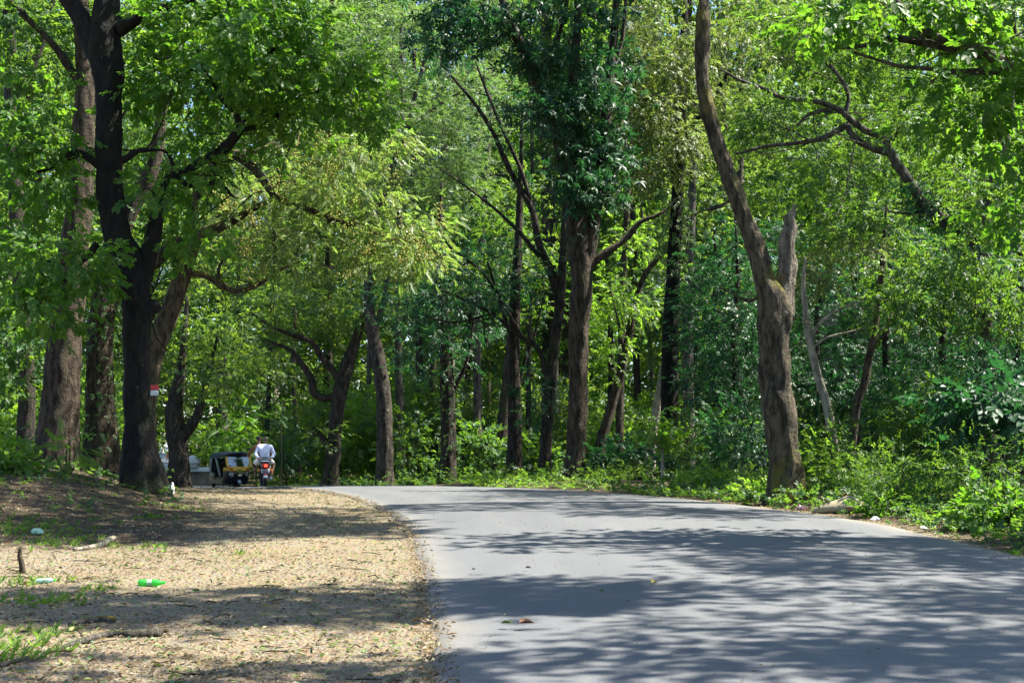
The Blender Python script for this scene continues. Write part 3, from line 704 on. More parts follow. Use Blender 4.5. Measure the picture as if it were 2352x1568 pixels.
tree('lichen_tree', 'straight lichen-spotted trunk next right of the crooked-limbed tree', B_lich, L_grey, 55,
     [(884, 1124, 45), (884, 1000, 41), (880, 900, 39), (868, 820, 36), (856, 760, 32), (846, 680, 25), (852, 560, 20), (890, 420, 16), (940, 270, 13), (980, 120, 8)],
     [[(860, 760, 18), (882, 690, 13), (900, 600, 8), (960, 500, 5)], [(895, 400, 13), (820, 260, 10), (760, 130, 6)], [(930, 300, 11), (1010, 240, 8), (1080, 200, 5)]],
     [(950, 140, 180, 110, 4, 3, 22), (1000, 330, 140, 120, 3.5, 2, 22), (1060, 240, 110, 90, 3, 2, 12), (820, 70, 180, 70, 4, 3, 14), (920, 420, 110, 70, 3, 3, 10), (1060, 440, 90, 80, 3, 3, 9), (760, 180, 120, 90, 3, 4, 12), (640, 40, 180, 80, 3.5, 6, 14), (1080, 40, 140, 80, 3.5, 5, 12)], bare=1.0, T=T_small, size=.46, k=26, cr=1.15, gnarl=.06, droop=.15)
tree('creeper_tree', 'creeper-covered trunk midway between the lichen-spotted trunk and the slim dark pair', B_dark, L_teal, 52,
     [(1030, 1124, 45), (1030, 1000, 39), (1027, 880, 36), (1022, 780, 31), (1015, 680, 23), (1010, 560, 16), (1015, 420, 7)],
     [[(1040, 900, 13), (1072, 830, 9), (1084, 760, 6), (1100, 660, 4)]],
     [(1000, 690, 100, 60, 2, 1, 8), (985, 800, 80, 70, 1.8, 0, 7), (1090, 720, 80, 70, 2, 1, 6)], T=T_spray, size=.38, k=13, cr=.9, ivy=(T_spray[0], L_mid, .2, 420, 620, 1080, .22))
tree('slim_dark_tree', 'slim dark trunk in front of a brown leaning one left of the tall straight trunk', B_dark, L_mid, 47,
     [(1178, 1126, 42), (1182, 1000, 36), (1180, 850, 32), (1183, 700, 28), (1190, 560, 22), (1196, 400, 14), (1200, 250, 6)],
     [[(1180, 950, 10), (1200, 850, 8), (1230, 760, 6), (1250, 680, 3)], [(1182, 800, 12), (1150, 700, 9), (1120, 600, 6)]],
     [(1190, 560, 110, 100, 2.4, 2, 10), (1120, 480, 100, 80, 2.2, 3, 8), (1220, 690, 70, 60, 1.6, 1, 5)], bare=1.5, T=T_spray, size=.36, k=13, cr=.9, gnarl=.05)
tree('leaning_brown_tree', 'sunlit brown trunk leaning right behind the slim dark one', B_brown, L_far, 57,
     [(1140, 1118, 52), (1148, 1040, 42), (1156, 980, 36), (1166, 870, 28), (1176, 740, 20), (1190, 600, 12), (1200, 480, 5)], [],
     [(1140, 640, 110, 90, 2.6, 2, 9), (1240, 480, 100, 110, 2.6, 3, 9)], T=T_spray, size=.42, k=13, cr=1.0, gnarl=.05)
# K: thin multi-limbed tree behind J
tree('slanting_tree', 'dark tree sending long thin limbs up to the left beside the tall straight trunk', B_dark, L_teal, 46,
     [(1248, 1118, 34), (1258, 950, 29), (1272, 800, 27), (1286, 700, 26), (1294, 560, 19), (1300, 420, 12)],
     [[(1290, 705, 27), (1264, 620, 21), (1238, 560, 19), (1225, 490, 17), (1200, 440, 15), (1165, 380, 14), (1130, 300, 12), (1082, 228, 9), (1010, 145, 5)],
      [(1226, 500, 13), (1200, 400, 11), (1160, 310, 9), (1122, 220, 8), (1092, 140, 5)],
      [(1262, 880, 17), (1236, 800, 14), (1190, 768, 11), (1130, 720, 9), (1070, 690, 8), (1000, 660, 4)],
      [(1200, 775, 9), (1120, 640, 8), (1040, 570, 6), (980, 500, 3)],
      [(1240, 590, 12), (1180, 520, 9), (1100, 450, 6), (1000, 380, 3)],
      [(1130, 720, 7), (1040, 740, 5), (960, 720, 3)]],
     [(1070, 690, 140, 50, 2, 0, 12), (1000, 600, 130, 50, 2, 0, 10), (1150, 620, 120, 70, 2, 0, 10), (920, 690, 110, 50, 1.6, 0, 8), (1190, 300, 120, 110, 2.4, 1, 8), (1030, 130, 70, 50, 1.4, 0, 5), (1240, 900, 50, 70, 1.2, 0, 6)], bare=1.8, T=T_spray, size=.36, k=13, cr=.85, gnarl=.07, upj=.3)
# J: the tall straight trunk in the middle
tree('tall_tree', 'tall straight trunk at the road edge in mid picture with drooping dark leaf whorls', B_brown, L_teal, 41,
     [(1318, 1134, 62), (1322, 1050, 52), (1328, 900, 50), (1330, 750, 52), (1336, 640, 56), (1330, 560, 60), (1322, 480, 56), (1310, 420, 52), (1295, 340, 46), (1265, 250, 38), (1238, 190, 32), (1200, 110, 26), (1170, 50, 22), (1150, -20, 18), (1130, -160, 8)],
     [[(1340, 650, 40), (1362, 520, 36), (1375, 430, 30), (1388, 300, 26), (1402, 180, 24), (1412, 60, 20), (1422, -100, 12)],
      [(1322, 500, 42), (1336, 400, 36), (1326, 300, 30), (1316, 180, 26), (1326, 60, 22), (1332, -120, 12)],
      [(1345, 625, 26), (1375, 592, 22), (1402, 574, 20), (1440, 545, 16), (1470, 510, 14), (1518, 490, 10), (1562, 452, 5)],
      [(1388, 320, 18), (1400, 200, 14), (1430, 80, 12), (1440, -40, 8)],
      [(1238, 200, 22), (1270, 120, 16), (1300, 20, 12), (1310, -80, 7)]],
     [(1090, 30, 100, 60, 1.2, -1, 6), (1005, 80, 60, 45, 1.0, -1, 3), (1180, 100, 80, 70, 1.2, 0, 4), (1300, 180, 80, 80, 1.2, -1, 7), (1380, 240, 60, 90, 1.2, 0, 7), (1240, 265, 70, 30, 1.0, -1, 3), (1350, 350, 75, 50, 1.1, -.8, 5), (1350, 440, 75, 36, 1.1, -1, 6), (1405, 350, 40, 70, 1.0, .5, 3), (1300, 10, 130, 50, 1.4, -1, 6), (1420, 120, 40, 80, 1.0, 1, 3), (1300, -240, 380, 180, 4, 0, 44)],
     bare=0.8, T=T_wh, size=.34, k=17, cr=1.15, gnarl=.06, flare=.25, sides=30, rough=.035, ivy=(T_spray[0], L_teal, .26, 240, 60, 560, .30), droop=.35)
# L: olive crowned tree right of it, its trunk dark
tree('olive_tree', 'black trunk right of the tall one under a pale olive hanging crown', B_black, L_olive, 46,
     [(1536, 1128, 52), (1537, 1030, 46), (1538, 850, 44), (1541, 740, 42), (1546, 650, 38), (1550, 550, 35), (1556, 440, 30), (1562, 300, 26), (1570, 100, 20), (1576, -120, 10)],
     [[(1556, 420, 18), (1520, 330, 14), (1470, 260, 8)], [(1562, 320, 18), (1640, 220, 14), (1700, 120, 8)], [(1566, 220, 16), (1510, 120, 12), (1460, 40, 7)]],
     [(1500, 100, 90, 100, 2.2, -2, 16), (1470, 260, 70, 70, 2, -2, 10), (1530, 340, 90, 70, 2, -2, 12), (1450, 180, 60, 50, 1.6, -2, 6), (1570, 220, 70, 110, 2.2, -1, 12), (1680, 110, 90, 110, 2.4, 0, 14), (1700, 280, 90, 90, 2.2, 0, 11), (1480, 400, 60, 50, 1.6, -1, 5), (1560, -160, 220, 120, 3.5, 0, 14), (1790, 60, 100, 90, 2.4, 2, 9)],
     T=T_spray, size=.32, k=26, cr=.85, gnarl=.04, flare=.2, ivy=(T_spray[1], L_grey, .3, 240, 440, 640, .5), droop=.6, flat=.8)
tree('pale_leaning_tree', 'thin pale trunk leaning out from behind the black one under the olive crown', B_pale, L_mid, 52,
     [(1490, 1075, 28), (1498, 1000, 26), (1512, 920, 23), (1526, 840, 20), (1540, 750, 16), (1560, 640, 10)], [],
     [(1480, 640, 70, 60, 1.8, 1, 7), (1440, 700, 60, 60, 1.8, 0, 6)], T=T_spray, size=.36, k=13, cr=.9, gnarl=.06)
tree('crooked_brown_tree', 'brown trunk leaning right just behind the tall straight one', B_brown, L_yellow, 50,
     [(1368, 1110, 34), (1378, 1030, 29), (1402, 940, 25), (1432, 830, 22), (1455, 720, 18), (1472, 650, 15), (1500, 605, 14), (1530, 570, 10), (1560, 500, 6)],
     [[(1432, 830, 10), (1420, 740, 6), (1400, 660, 4)]],
     [(1420, 680, 70, 60, 1.8, 0, 8), (1400, 790, 60, 60, 1.6, 0, 6), (1470, 560, 80, 40, 1.6, 0, 5)], T=T_spray, size=.36, k=13, cr=.85, gnarl=.08)
tree('mottled_tree', 'mottled grey trunk standing free right of the black one under the olive crown', B_grey, L_far, 60,
     [(1580, 1090, 40), (1580, 960, 36), (1578, 850, 32), (1582, 700, 28), (1586, 560, 24), (1592, 400, 18), (1600, 200, 10)], [[(1582, 720, 14), (1620, 620, 9), (1660, 540, 5)]],
     [(1600, 520, 110, 100, 2.8, 2, 10), (1660, 640, 70, 60, 2, 0, 6), (1640, 380, 130, 110, 3, 2, 11)], T=T_spray, size=.42, k=14, cr=1.1, gnarl=.05)
# N: the big forked trunk on the right with its broken stub
def snag_extra(): pass
nr, nsk = tree('forked_roadside_tree', 'big furrowed trunk at the right road edge, forking into a mossy stem and a stub', B_moss, L_olive, 27,
     [(1806, 1158, 104), (1805, 1080, 80), (1796, 1000, 80), (1784, 900, 84), (1780, 800, 84), (1784, 735, 86), (1776, 690, 76), (1758, 640, 58), (1735, 570, 50), (1705, 490, 46), (1680, 420, 42), (1655, 350, 40), (1632, 280, 38), (1616, 210, 38), (1612, 130, 36), (1615, 60, 34), (1618, -20, 32), (1630, -150, 28), (1650, -320, 20), (1660, -500, 9)],
     [[(1690, 445, 12), (1660, 470, 9), (1600, 490, 6), (1560, 520, 3)], [(1630, -100, 20), (1500, -260, 16), (1380, -420, 10)], [(1640, -220, 18), (1780, -400, 14), (1900, -560, 8)],
      [(1765, 660, 8), (1720, 690, 6), (1650, 660, 5), (1600, 680, 3)]],
     [(1560, -420, 330, 140, 3.2, -1, 20), (1740, -520, 260, 140, 3, -3, 14)],
     world_blobs=[over(-7.4, 28.3, 13, 2.4, 1.8, 80), over(-9.5, 25, 12.5, 2.6, 2.2, 90), over(-7, 23.8, 12.5, 2.4, 1.6, 70), over(-11.5, 28, 13, 2.4, 2.4, 60), over(1.5, 30, 13, 3, 1.2, 26)], bare=0.9, T=T_spray, size=.3, k=16, cr=.8, gnarl=.11, flare=.55, sides=44, rough=.055)  # world clumps: leafage added above the view to shade left bank and road
sk = catmull(poly(27, [(1792, 730, 66), (1801, 655, 48), (1808, 600, 44), (1806, 560, 40), (1816, 520, 28), (1813, 500, 22), (1823, 486, 10), (1826, 466, 3)]), .1)
V, F = tube_np(sk, sk[:, 3], 24, True, .2, 4.4); V = roughen(V, 24, .05); link('broken_stub', np_mesh('broken_stub', V, F, B_snag, origin=tuple(nr.location)), nr)['label'] = 'pale broken-off stub with jagged tip'
# O: curved limb tree
tree('arching_tree', 'dark tree on the right with bare limbs arching left across the upper picture', B_grey, L_mid, 30,
     [(2275, 1090, 60), (2268, 950, 52), (2262, 800, 49), (2250, 660, 48), (2225, 560, 40), (2180, 515, 33), (2130, 478, 28), (2085, 412, 25), (2050, 360, 24), (2030, 318, 19), (1990, 300, 18), (1955, 275, 16), (1925, 250, 15), (1870, 232, 13), (1800, 225, 12), (1755, 204, 10), (1700, 184, 8), (1655, 158, 4)],
     [[(1950, 285, 19), (1920, 302, 16), (1880, 320, 14), (1830, 328, 11), (1760, 336, 10), (1690, 354, 6)],
      [(2040, 350, 21), (2000, 338, 18), (1965, 318, 16), (1945, 290, 14)],
      [(1940, 268, 14), (1948, 215, 11), (1915, 160, 11), (1880, 130, 10), (1850, 100, 5)],
      [(2245, 620, 53), (2272, 480, 42), (2296, 380, 35), (2318, 240, 26), (2340, 80, 16)],
      [(1920, 248, 12), (1860, 262, 9), (1830, 290, 5)], [(2135, 480, 12), (2090, 490, 7), (2040, 486, 4)]],
     [(1790, 205, 60, 14, .6, -.3, 2), (2080, 280, 60, 30, .8, -.6, 2), (1850, 130, 130, 60, 1.8, 3, 10), (2000, 180, 120, 70, 1.8, 3, 9), (1760, 280, 110, 40, 1.5, 2.6, 8), (1890, 410, 150, 60, 1.8, 2.6, 12), (2170, 320, 110, 80, 1.6, 2.5, 11), (2270, 430, 90, 90, 1.5, -1, 9), (2220, 610, 130, 50, 1.4, -2, 11), (2300, 700, 90, 90, 1.6, -1, 11), (1960, 540, 120, 60, 1.8, 2.6, 10), (2100, 700, 120, 50, 1.5, 0, 9), (2200, 200, 120, 80, 2, 2, 12), (2000, 60, 220, 70, 2.4, 3.5, 20), (1780, 60, 130, 60, 2, 4, 10), (2150, -180, 300, 120, 3.5, 1, 22)],
     T=T_spray, size=.27, k=20, cr=.68, bare=2.2, twr=1.6, gnarl=.12, flare=.3, sides=20, ivy=(T_spray[0], L_teal, .24, 420, 420, 640, .35), inner=.2,
     world_blobs=[((16.5, 33, 8.5), (3.6, 5, 3), 330), ((21, 42, 12), (5, 5, 3), 260), ((11, 43, 10.5), (4.5, 3.5, 2.5), 220)])  # leaf clumps added to keep the thicket below in shade
P_SHADE = [over(-2.4, 13.1, 13, 3.9, 1.35, 190), over(1.4, 13.3, 12.5, 1.6, .7, 16), over(3.4, 11.2, 12, 3.8, 2.0, 84), over(5.3, 13.4, 13.5, 2.2, 1.2, 56), over(1.4, 9.4, 10, 2.4, 1.2, 36), over(-2.6, 9.2, 11.5, 2.6, .8, 44), over(5.2, 8, 10, 2.5, 2.0, 48),  # unseen overhead clumps, added so their shade bands the road and shoulder
           over(4.7, 17.4, 13, 2.9, 1.7, 106), over(6.5, 16, 12.5, 2.2, 1.2, 33), over(-4.9, 22.3, 14.5, 3.1, 2.4, 134), over(-6.8, 20.3, 12.5, 2.6, 1.6, 56), over(-.3, 25.2, 15, 2.8, .9, 47), over(3.2, 23.6, 14.5, 2.4, 1.0, 47), over(4.5, 9.6, 12, 2.5, 1.0, 40), over(6.2, 18.6, 13, 1.6, 1.6, 44), over(3.0, 15.2, 12, 1.8, .6, 22), over(-3.4, 21, 13.5, 2.4, 1.0, 50), over(.2, 14.2, 12.5, 1.6, .5, 14)]
# P: near tree at the right, trunk outside the picture
tree('overhanging_tree', 'near tree at the upper right corner whose bright leafy boughs overhang the road', B_grey, L_bright, 20,
     [(2760, 1220, 150), (2750, 900, 130), (2745, 500, 115), (2730, 200, 100), (2700, -200, 80), (2660, -700, 50), (2620, -1200, 20)],
     [[(2735, 320, 70), (2560, 250, 52), (2400, 190, 44), (2290, 140, 38), (2220, 108, 34), (2160, 92, 28), (2112, 60, 24), (2060, 8, 21), (2015, -70, 14)],
      [(2250, 125, 26), (2180, 108, 25), (2115, 96, 21), (2050, 88, 17), (1985, 104, 12), (1920, 112, 5)],
      [(2330, 160, 24), (2210, 165, 18), (2140, 158, 13), (2060, 150, 10), (1960, 120, 6)]],
     [(2250, 190, 120, 60, 1.4, -.5, 7), (2310, 60, 110, 80, 1.4, 0, 6), (2150, 20, 190, 50, 1.4, 0, 7), (1930, 40, 150, 40, 1.2, -.5, 5), (2320, 330, 70, 80, 1.2, 0, 4), (2200, 270, 90, 50, 1, 0, 3), (2330, 480, 50, 70, 1, 0, 3)],
     T=T_broad, size=.25, k=15, cr=.6, bare=1.0, twr=1.4, gnarl=.08, flare=.5, sides=24, droop=.4, inner=.2,
     world_blobs=P_SHADE)
# Q: two thin trunks in front of the dark thicket
tree('pale_sapling_tree', 'thin pale trunk leaning left just right of the big furrowed trunk', B_pale, L_olive, 31,
     [(1928, 1050, 28), (1906, 965, 24), (1886, 890, 22), (1870, 830, 20), (1858, 770, 19), (1850, 715, 15), (1845, 655, 11), (1850, 590, 6)],
     [[(1860, 778, 12), (1890, 735, 9), (1950, 700, 6), (2000, 690, 3)], [(1864, 800, 8), (1900, 775, 6), (1960, 760, 5), (2020, 745, 3)]],
     [(1880, 620, 60, 50, 1, 1, 5), (1950, 580, 70, 50, 1.2, 1, 6)], bare=2, T=T_spray, size=.26, k=13, cr=.6, gnarl=.07)
tree('thin_dark_tree', 'thin brown trunk leaning right, crossing the dark thicket at the right', B_brown, L_mid, 34,
     [(1938, 1040, 26), (1966, 940, 24), (1986, 880, 22), (1996, 820, 20), (2010, 755, 19), (2016, 690, 17), (2026, 620, 16), (2030, 550, 10), (2036, 470, 5)],
     [[(2010, 795, 16), (2045, 742, 12), (2080, 700, 8), (2110, 660, 4)]],
     [(2030, 560, 110, 80, 1.5, 1, 10), (2080, 650, 80, 50, 1.2, 0, 7)], bare=2, T=T_spray, size=.27, k=14, cr=.65, gnarl=.08)

# ------------------------------------------------------------------ thicket on the right and the far forest
def bushy(name, label, c, r, n, T, leaf, size, k, cr, stems=5, bark=None, group=None, cat_='shrub', upj=.5):
    c = np.array(c, float); base = np.array((c[0], c[1], float(gz(c[0], c[1])) - .03))
    root = empty(name, base, label, cat_, group)
    n = int(n * 1.6); q = in_ball(n, .25); cens = c + q * np.array(r); cens[:, 2] = np.maximum(cens[:, 2], base[2] + .12)
    parts = [clump_leaves(cens, cr, k, T, size, q, .2, .7, upj)]; mi = [np.zeros(len(parts[0][1]), int)]
    V, F, r_ = parts[0]
    link('foliage', np_mesh('foliage', V, F, leaf, True, r_, origin=base), root)
    vs, fs, o = [], [], 0
    for i in range(stems):
        e_ = cens[rng.integers(0, n)]; m_ = base * .5 + e_ * .5 + rng.normal(size=3) * .1
        V, F = tube_np(catmull([(*(base + rng.normal(size=3) * (.08, .08, 0)), .02), (*m_, .014), (*e_, .006)], .25), .016, 5, False)
        vs.append(V); fs.append(np.where(F >= 0, F + o, -1)); o += len(V)
    link('stem', np_mesh('stem', np.vstack(vs), np.vstack(fs), bark or B_brown, origin=base), root)
    return root
def bush_uv(name, label, u, v, d, ru, rv, rd, n, T, leaf, size, k, cr, **kw):
    return bushy(name, label, P(u, v, d), (ru * U(d), rd, rv * U(d)), n, T, leaf, size, k, cr, **kw)
# lit roadside bushes on the right
bush_uv('bush', 'pale green sunlit bush beside the foot of the big furrowed trunk', 1950, 1080, 27, 95, 60, .9, 16, T_small[0], L_yellow, .2, 26, .42)
bush_uv('bush', 'mid green bush right of the discarded sack', 2080, 1105, 25.5, 100, 60, .9, 18, T_small[1], L_mid, .2, 26, .42)
bush_uv('bush', 'large-leaved dark bush topping the bank near the right margin', 2285, 935, 24.5, 110, 45, .9, 13, T_broad[0], L_teal, .42, 10, .45)
bush_uv('bush', 'shaded green bush at the right margin under the large-leaved one', 2250, 1080, 23.5, 130, 70, 1, 20, T_small[0], L_mid, .2, 26, .42)
bush_uv('bush', 'low bright bush at the lower right road edge', 2300, 1185, 21, 90, 36, .6, 12, T_broad[1], L_bright, .18, 18, .32)
bush_uv('bush', 'low bright bush just behind the discarded sack', 2050, 1175, 23.6, 70, 22, .4, 8, T_broad[0], L_bright, .16, 16, .28)
bush_uv('bush', 'yellow green bush left of the big furrowed trunk', 1650, 1110, 32, 75, 32, .9, 12, T_small[0], L_yellow, .22, 24, .42)
bush_uv('bush', 'low leafy clump at the left foot of the big furrowed trunk', 1745, 1130, 28, 40, 18, .4, 6, T_broad[0], L_yellow, .18, 16, .3)
bush_uv('bush', 'small pale bush right against the tall straight trunk', 1400, 1105, 39, 38, 20, .5, 6, T_small[0], L_yellow, .22, 22, .36)
bush_uv('bush', 'deep green bush behind the staked sapling', 1460, 1060, 41, 100, 50, 1.2, 14, T_broad[0], L_teal, .3, 16, .55)
bush_uv('bush', 'glossy green bush between the black trunk and the big furrowed one', 1630, 1000, 37, 80, 80, 1.2, 18, T_spray[0], L_bright, .28, 18, .55)
bush_uv('bush', 'sunlit yellow-leaved seedling before the thick brown trunk', 155, 1045, 28, 30, 45, .3, 6, T_pin, L_yellow, .3, 6, .3)
bush_uv('bush', 'bright leafy bush at the left margin below the dark trunk', 20, 1060, 27, 40, 55, .5, 10, T_broad[1], L_yellow, .24, 12, .4)
bush_uv('bush', 'feathery sunlit bush rising behind the three-wheeler', 530, 990, 76, 75, 60, 1.6, 14, T_pin, L_bright, .62, 12, .8)
bush_uv('bush', 'dark leafy bush rising behind the riders', 660, 1010, 66, 60, 70, 1.4, 12, T_spray[0], L_teal, .4, 14, .7)
bush_uv('bush', 'broad bush under the slim dark trunk', 1110, 1030, 55, 70, 50, 1.4, 12, T_broad[0], L_mid, .4, 14, .7)
bush_uv('bush', 'broad bush between the slim dark and tall straight trunks', 1240, 1050, 49, 60, 50, 1.2, 12, T_broad[1], L_mid, .36, 14, .65)
bush_uv('bush', 'leafy bush between the creeper-covered and lichen-spotted trunks', 950, 1020, 60, 60, 60, 1.5, 12, T_spray[1], L_mid, .42, 14, .75)
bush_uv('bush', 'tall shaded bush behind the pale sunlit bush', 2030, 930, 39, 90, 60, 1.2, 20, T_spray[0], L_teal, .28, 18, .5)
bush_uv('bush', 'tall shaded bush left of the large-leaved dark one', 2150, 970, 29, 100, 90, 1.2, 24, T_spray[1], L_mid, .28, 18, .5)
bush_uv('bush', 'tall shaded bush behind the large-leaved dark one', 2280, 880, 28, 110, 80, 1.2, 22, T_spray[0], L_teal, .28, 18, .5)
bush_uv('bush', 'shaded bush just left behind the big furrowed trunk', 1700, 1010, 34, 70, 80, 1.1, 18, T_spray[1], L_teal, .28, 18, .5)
bush_uv('bush', 'glossy bush right of the foot of the big furrowed trunk', 1900, 1040, 30, 60, 70, .9, 16, T_spray[0], L_mid, .26, 18, .45)
# dark thicket: understorey trees in the right middle distance
ths = [('deep-shaded small tree left of the big furrowed trunk', 1690, 700, 38, 90, 220), ('deep-shaded small tree right of the big furrowed trunk', 1880, 760, 40, 90, 230),
       ('deep-shaded small tree behind the crossing thin brown trunk', 2040, 800, 41, 100, 230), ('deep-shaded small tree under the arching limbs', 2170, 830, 38, 110, 220), ('deep-shaded small tree at the right margin', 2340, 800, 36, 100, 240),
       ('shaded small tree deep behind the mottled grey trunk', 1640, 760, 45, 90, 230), ('shaded small tree deep in the gap right of the big furrowed trunk', 1960, 700, 46, 110, 260), ('shaded small tree deep behind the arching limbs', 2110, 700, 47, 110, 260), ('shaded small tree deep at the right margin behind the arching tree', 2290, 680, 45, 120, 280), ('shaded small tree deep behind the broken stub', 1800, 740, 47, 100, 250)]
for lab, u, v, d, ru, rv in ths:
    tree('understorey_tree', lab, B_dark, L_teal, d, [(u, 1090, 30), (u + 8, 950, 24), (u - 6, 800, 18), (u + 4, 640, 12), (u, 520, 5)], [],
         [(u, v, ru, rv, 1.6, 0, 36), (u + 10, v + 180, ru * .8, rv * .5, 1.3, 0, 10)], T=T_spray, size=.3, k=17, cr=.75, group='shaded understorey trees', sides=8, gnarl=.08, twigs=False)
# far forest: five grown trees and copies of them
protos = []
for i in range(5):
    d = 95; u0 = 1176
    H = 30 + 3 * i; px = lambda h: 1038 - h / U(d)
    lean = rng.uniform(-60, 60)
    tr = [(u0, px(-1), 34), (u0 + lean * .1, px(4), 28), (u0 + lean * .4, px(H * .4), 23), (u0 + lean, px(H * .7), 15), (u0 + lean * 1.2, px(H * .95), 6)]
    lm = [[(u0 + lean * .4, px(H * .38), 12), (u0 + lean * .4 + s_ * 110, px(H * .5), 8), (u0 + lean * .4 + s_ * 190, px(H * .62), 4)] for s_ in (-1, 1)]
    bl = []
    for j in range(11):
        h = H * (.10 + .86 * (j + .5) / 11); rr = (5.2 - 3.2 * abs(h / H - .55)) * rng.uniform(.7, 1.1)
        a_ = rng.uniform(0, 2 * PI); bl.append((u0 + lean * h / H + math.cos(a_) * rr * .7 / U(d), px(h), rr / U(d) * .8, 2.2 / U(d), rr * .8, math.sin(a_) * rr * .7, 11))
    r0, _ = tree('forest_tree', 'x', [B_brown, B_grey, B_dark, B_pale, B_brown][i], [L_far, L_mid, L_far, L_grey, L_bright][i], d, tr, lm, bl, T=T_far, size=.62, k=17, cr=1.5, sides=10, flare=.3, group='trees of the far forest', upj=.6)
    protos.append(r0)
FAR_LAB = 'tall background tree merging into the far forest behind the road'
spots = []
for row, (d, n, j) in enumerate(((72, 9, 3), (86, 10, 4), (102, 11, 5), (122, 12, 6))):
    for q in range(n):
        x = (-.40 + .84 * (q + rng.uniform(.15, .85)) / n) * d; y = d + rng.uniform(-j, j)
        if y < 100 and float(xl(y)) - 2.5 < x < float(xr(y)) + (8 if y < 82 else 2): continue
        if 1770 < (x / y * FPX + 512) * 2.297 < 1850: continue
        if y < 90 and (x - P(900, 0, y)[0]) ** 2 < 2.2 ** 2: x += 4
        spots.append((x, y))
for i, (x, y) in enumerate(spots):
    lo = (x, y, float(gz(x, y)) - .05); rz = rng.uniform(0, 2 * PI); s_ = rng.uniform(.8, 1.2)
    o = protos[i % 5] if i < 5 else copy_thing(protos[i % 5], lo, rz, s_)
    o.location = lo; o.rotation_euler = (0, 0, rz); o.scale = (s_, s_, s_); o['label'] = FAR_LAB
# slender pole-like trees between them
sl_ = []
for i in range(3):
    r0, _ = tree('slender_tree', 'x', [B_dark, B_grey, B_brown][i], L_far, 70, [(1176, 1075, 17), (1180 + 8 * i, 800, 14), (1172, 500, 11), (1180, 150, 7), (1184, -100, 3)],
                 [[(1175, 560, 6), (1150 + 50 * i, 440, 4), (1130 + 70 * i, 330, 2)]], [(1180, -60, 70, 90, 1.6, 0, 6), (1172, 260, 60, 120, 1.3, 0, 5), (1180, 620, 40, 100, .9, 0, 3)], T=T_spray, size=.36, k=12, cr=.8, sides=8, gnarl=.05, flare=.2, group='slender trees beyond the crest')
    sl_.append(r0)
for i, (u, d) in enumerate([(965, 72), (925, 64), (985, 80), (1068, 70), (1100, 61), (1128, 82), (1215, 66), (1255, 74), (1420, 62), (1470, 70), (1655, 66), (690, 78), (610, 84), (835, 76), (1010, 90), (1400, 84), (1500, 80), (1720, 60), (540, 92)]):
    q = P(u, 1000, d); lo = (q[0], d, float(gz(q[0], d)) - .05); rz = rng.uniform(0, 6.28); s_ = rng.uniform(.85, 1.3)
    o = sl_[i % 3] if i < 3 else copy_thing(sl_[i % 3], lo, rz, s_)
    o.location = lo; o.rotation_euler = (rng.uniform(-.04, .04), rng.uniform(-.04, .04), rz); o.scale = (s_, s_, s_); o['label'] = 'slender far trunk standing among the trees beyond the crest of the road'
# far shrubs
sp = [bushy('far_shrub', 'x', (0, 95, 1.2), (2.4, 2.0, 1.6), 44, T_spray[i % 2], [L_far, L_yellow, L_far][i], .36, 20, .6, group='shrubs of the far forest floor') for i in range(3)]
k = 0
for row, (d, n) in enumerate(((67, 13), (73, 14), (82, 15), (96, 15), (110, 14))):
    for q in range(n):
        x = (-.40 + .82 * (q + rng.uniform(.1, .9)) / n) * d; y = d + rng.uniform(-4, 4)
        if float(xl(y)) - 3.0 < x < float(xr(y)) + 2.5: continue
        lo = (x, y, float(gz(x, y)) - .05); s_ = rng.uniform(.9, 1.7)
        o = sp[k % 3] if k < 3 else copy_thing(sp[k % 3], lo, 0, s_)
        o.location = lo; o.scale = (s_, s_, s_); o.rotation_euler = (0, 0, rng.uniform(0, 6)); o['label'] = 'leafy shrub on the far forest floor among the background trees'; k += 1
# the wood behind everything reads as one mass
n = 95000
x = rng.uniform(-75, 75, n); y = 150 + rng.uniform(0, 22, n) ; z = -1 + 66 * rng.uniform(0, 1, n)
kk = z < 46 + 9 * np.sin(x * .23) + 6 * np.sin(x * .61 + 2) + 5 * np.sin(x * 1.7) ; p = np.stack([x, y, z], 1)[kk]
p += rng.normal(size=p.shape) * .5
V, F, r_ = stamp(T_far[1], p, frames(rng.normal(size=p.shape), np.tile((0, 0, 1.), (len(p), 1)) + rng.normal(size=p.shape) * .5), rng.uniform(.9, 1.7, len(p)))
tag(link('far_forest', np_mesh('far_forest', V, F, L_far, True, r_)), kind='stuff', label='dense leafy forest closing the view far behind the road')

# ------------------------------------------------------------------ vehicles and riders
def Pg(u, v, d):
    """ground point under photo column u at distance d"""
    q = P(u, v, d); return (q[0], d, float(gz(q[0], d)))
def road_z(x, y): return float(zb(y)) + .035
M_auto = plain('paint_black_blue', (.012, .016, .026), .28, 0, .1, 10, .5, .4)
M_yel = plain('paint_yellow', (.72, .36, .012), .35, 0, .06, 14, .5, .3)
M_canvas = plain('canvas_navy', (.045, .055, .075), .75, 0, .25, 9)
M_greyc = plain('canvas_grey', (.30, .31, .30), .8, 0, .2, 14)
M_rub = plain('rubber', (.014, .014, .015), .85, 0, .2, 30)
M_chr = plain('chrome', (.62, .63, .65), .18, 1.0, .05)
M_steel = plain('steel', (.32, .33, .34), .4, .8, .1)
M_white = plain('paint_white', (.72, .73, .74), .5, 0, .06)
M_seatd = plain('seat_vinyl', (.02, .02, .024), .55, 0, .15)
M_red = plain('lamp_red', (.5, .012, .008), .25, 0, .05, 20, .5, .5, (1, .05, .02), 1.1)
M_redr = plain('reflector_red', (.42, .012, .012), .35, 0, .06)
M_org = plain('lamp_amber', (.55, .17, .03), .3, 0, .1)
M_plate = plain('plate_yellow', (.62, .50, .02), .5, 0, .05)
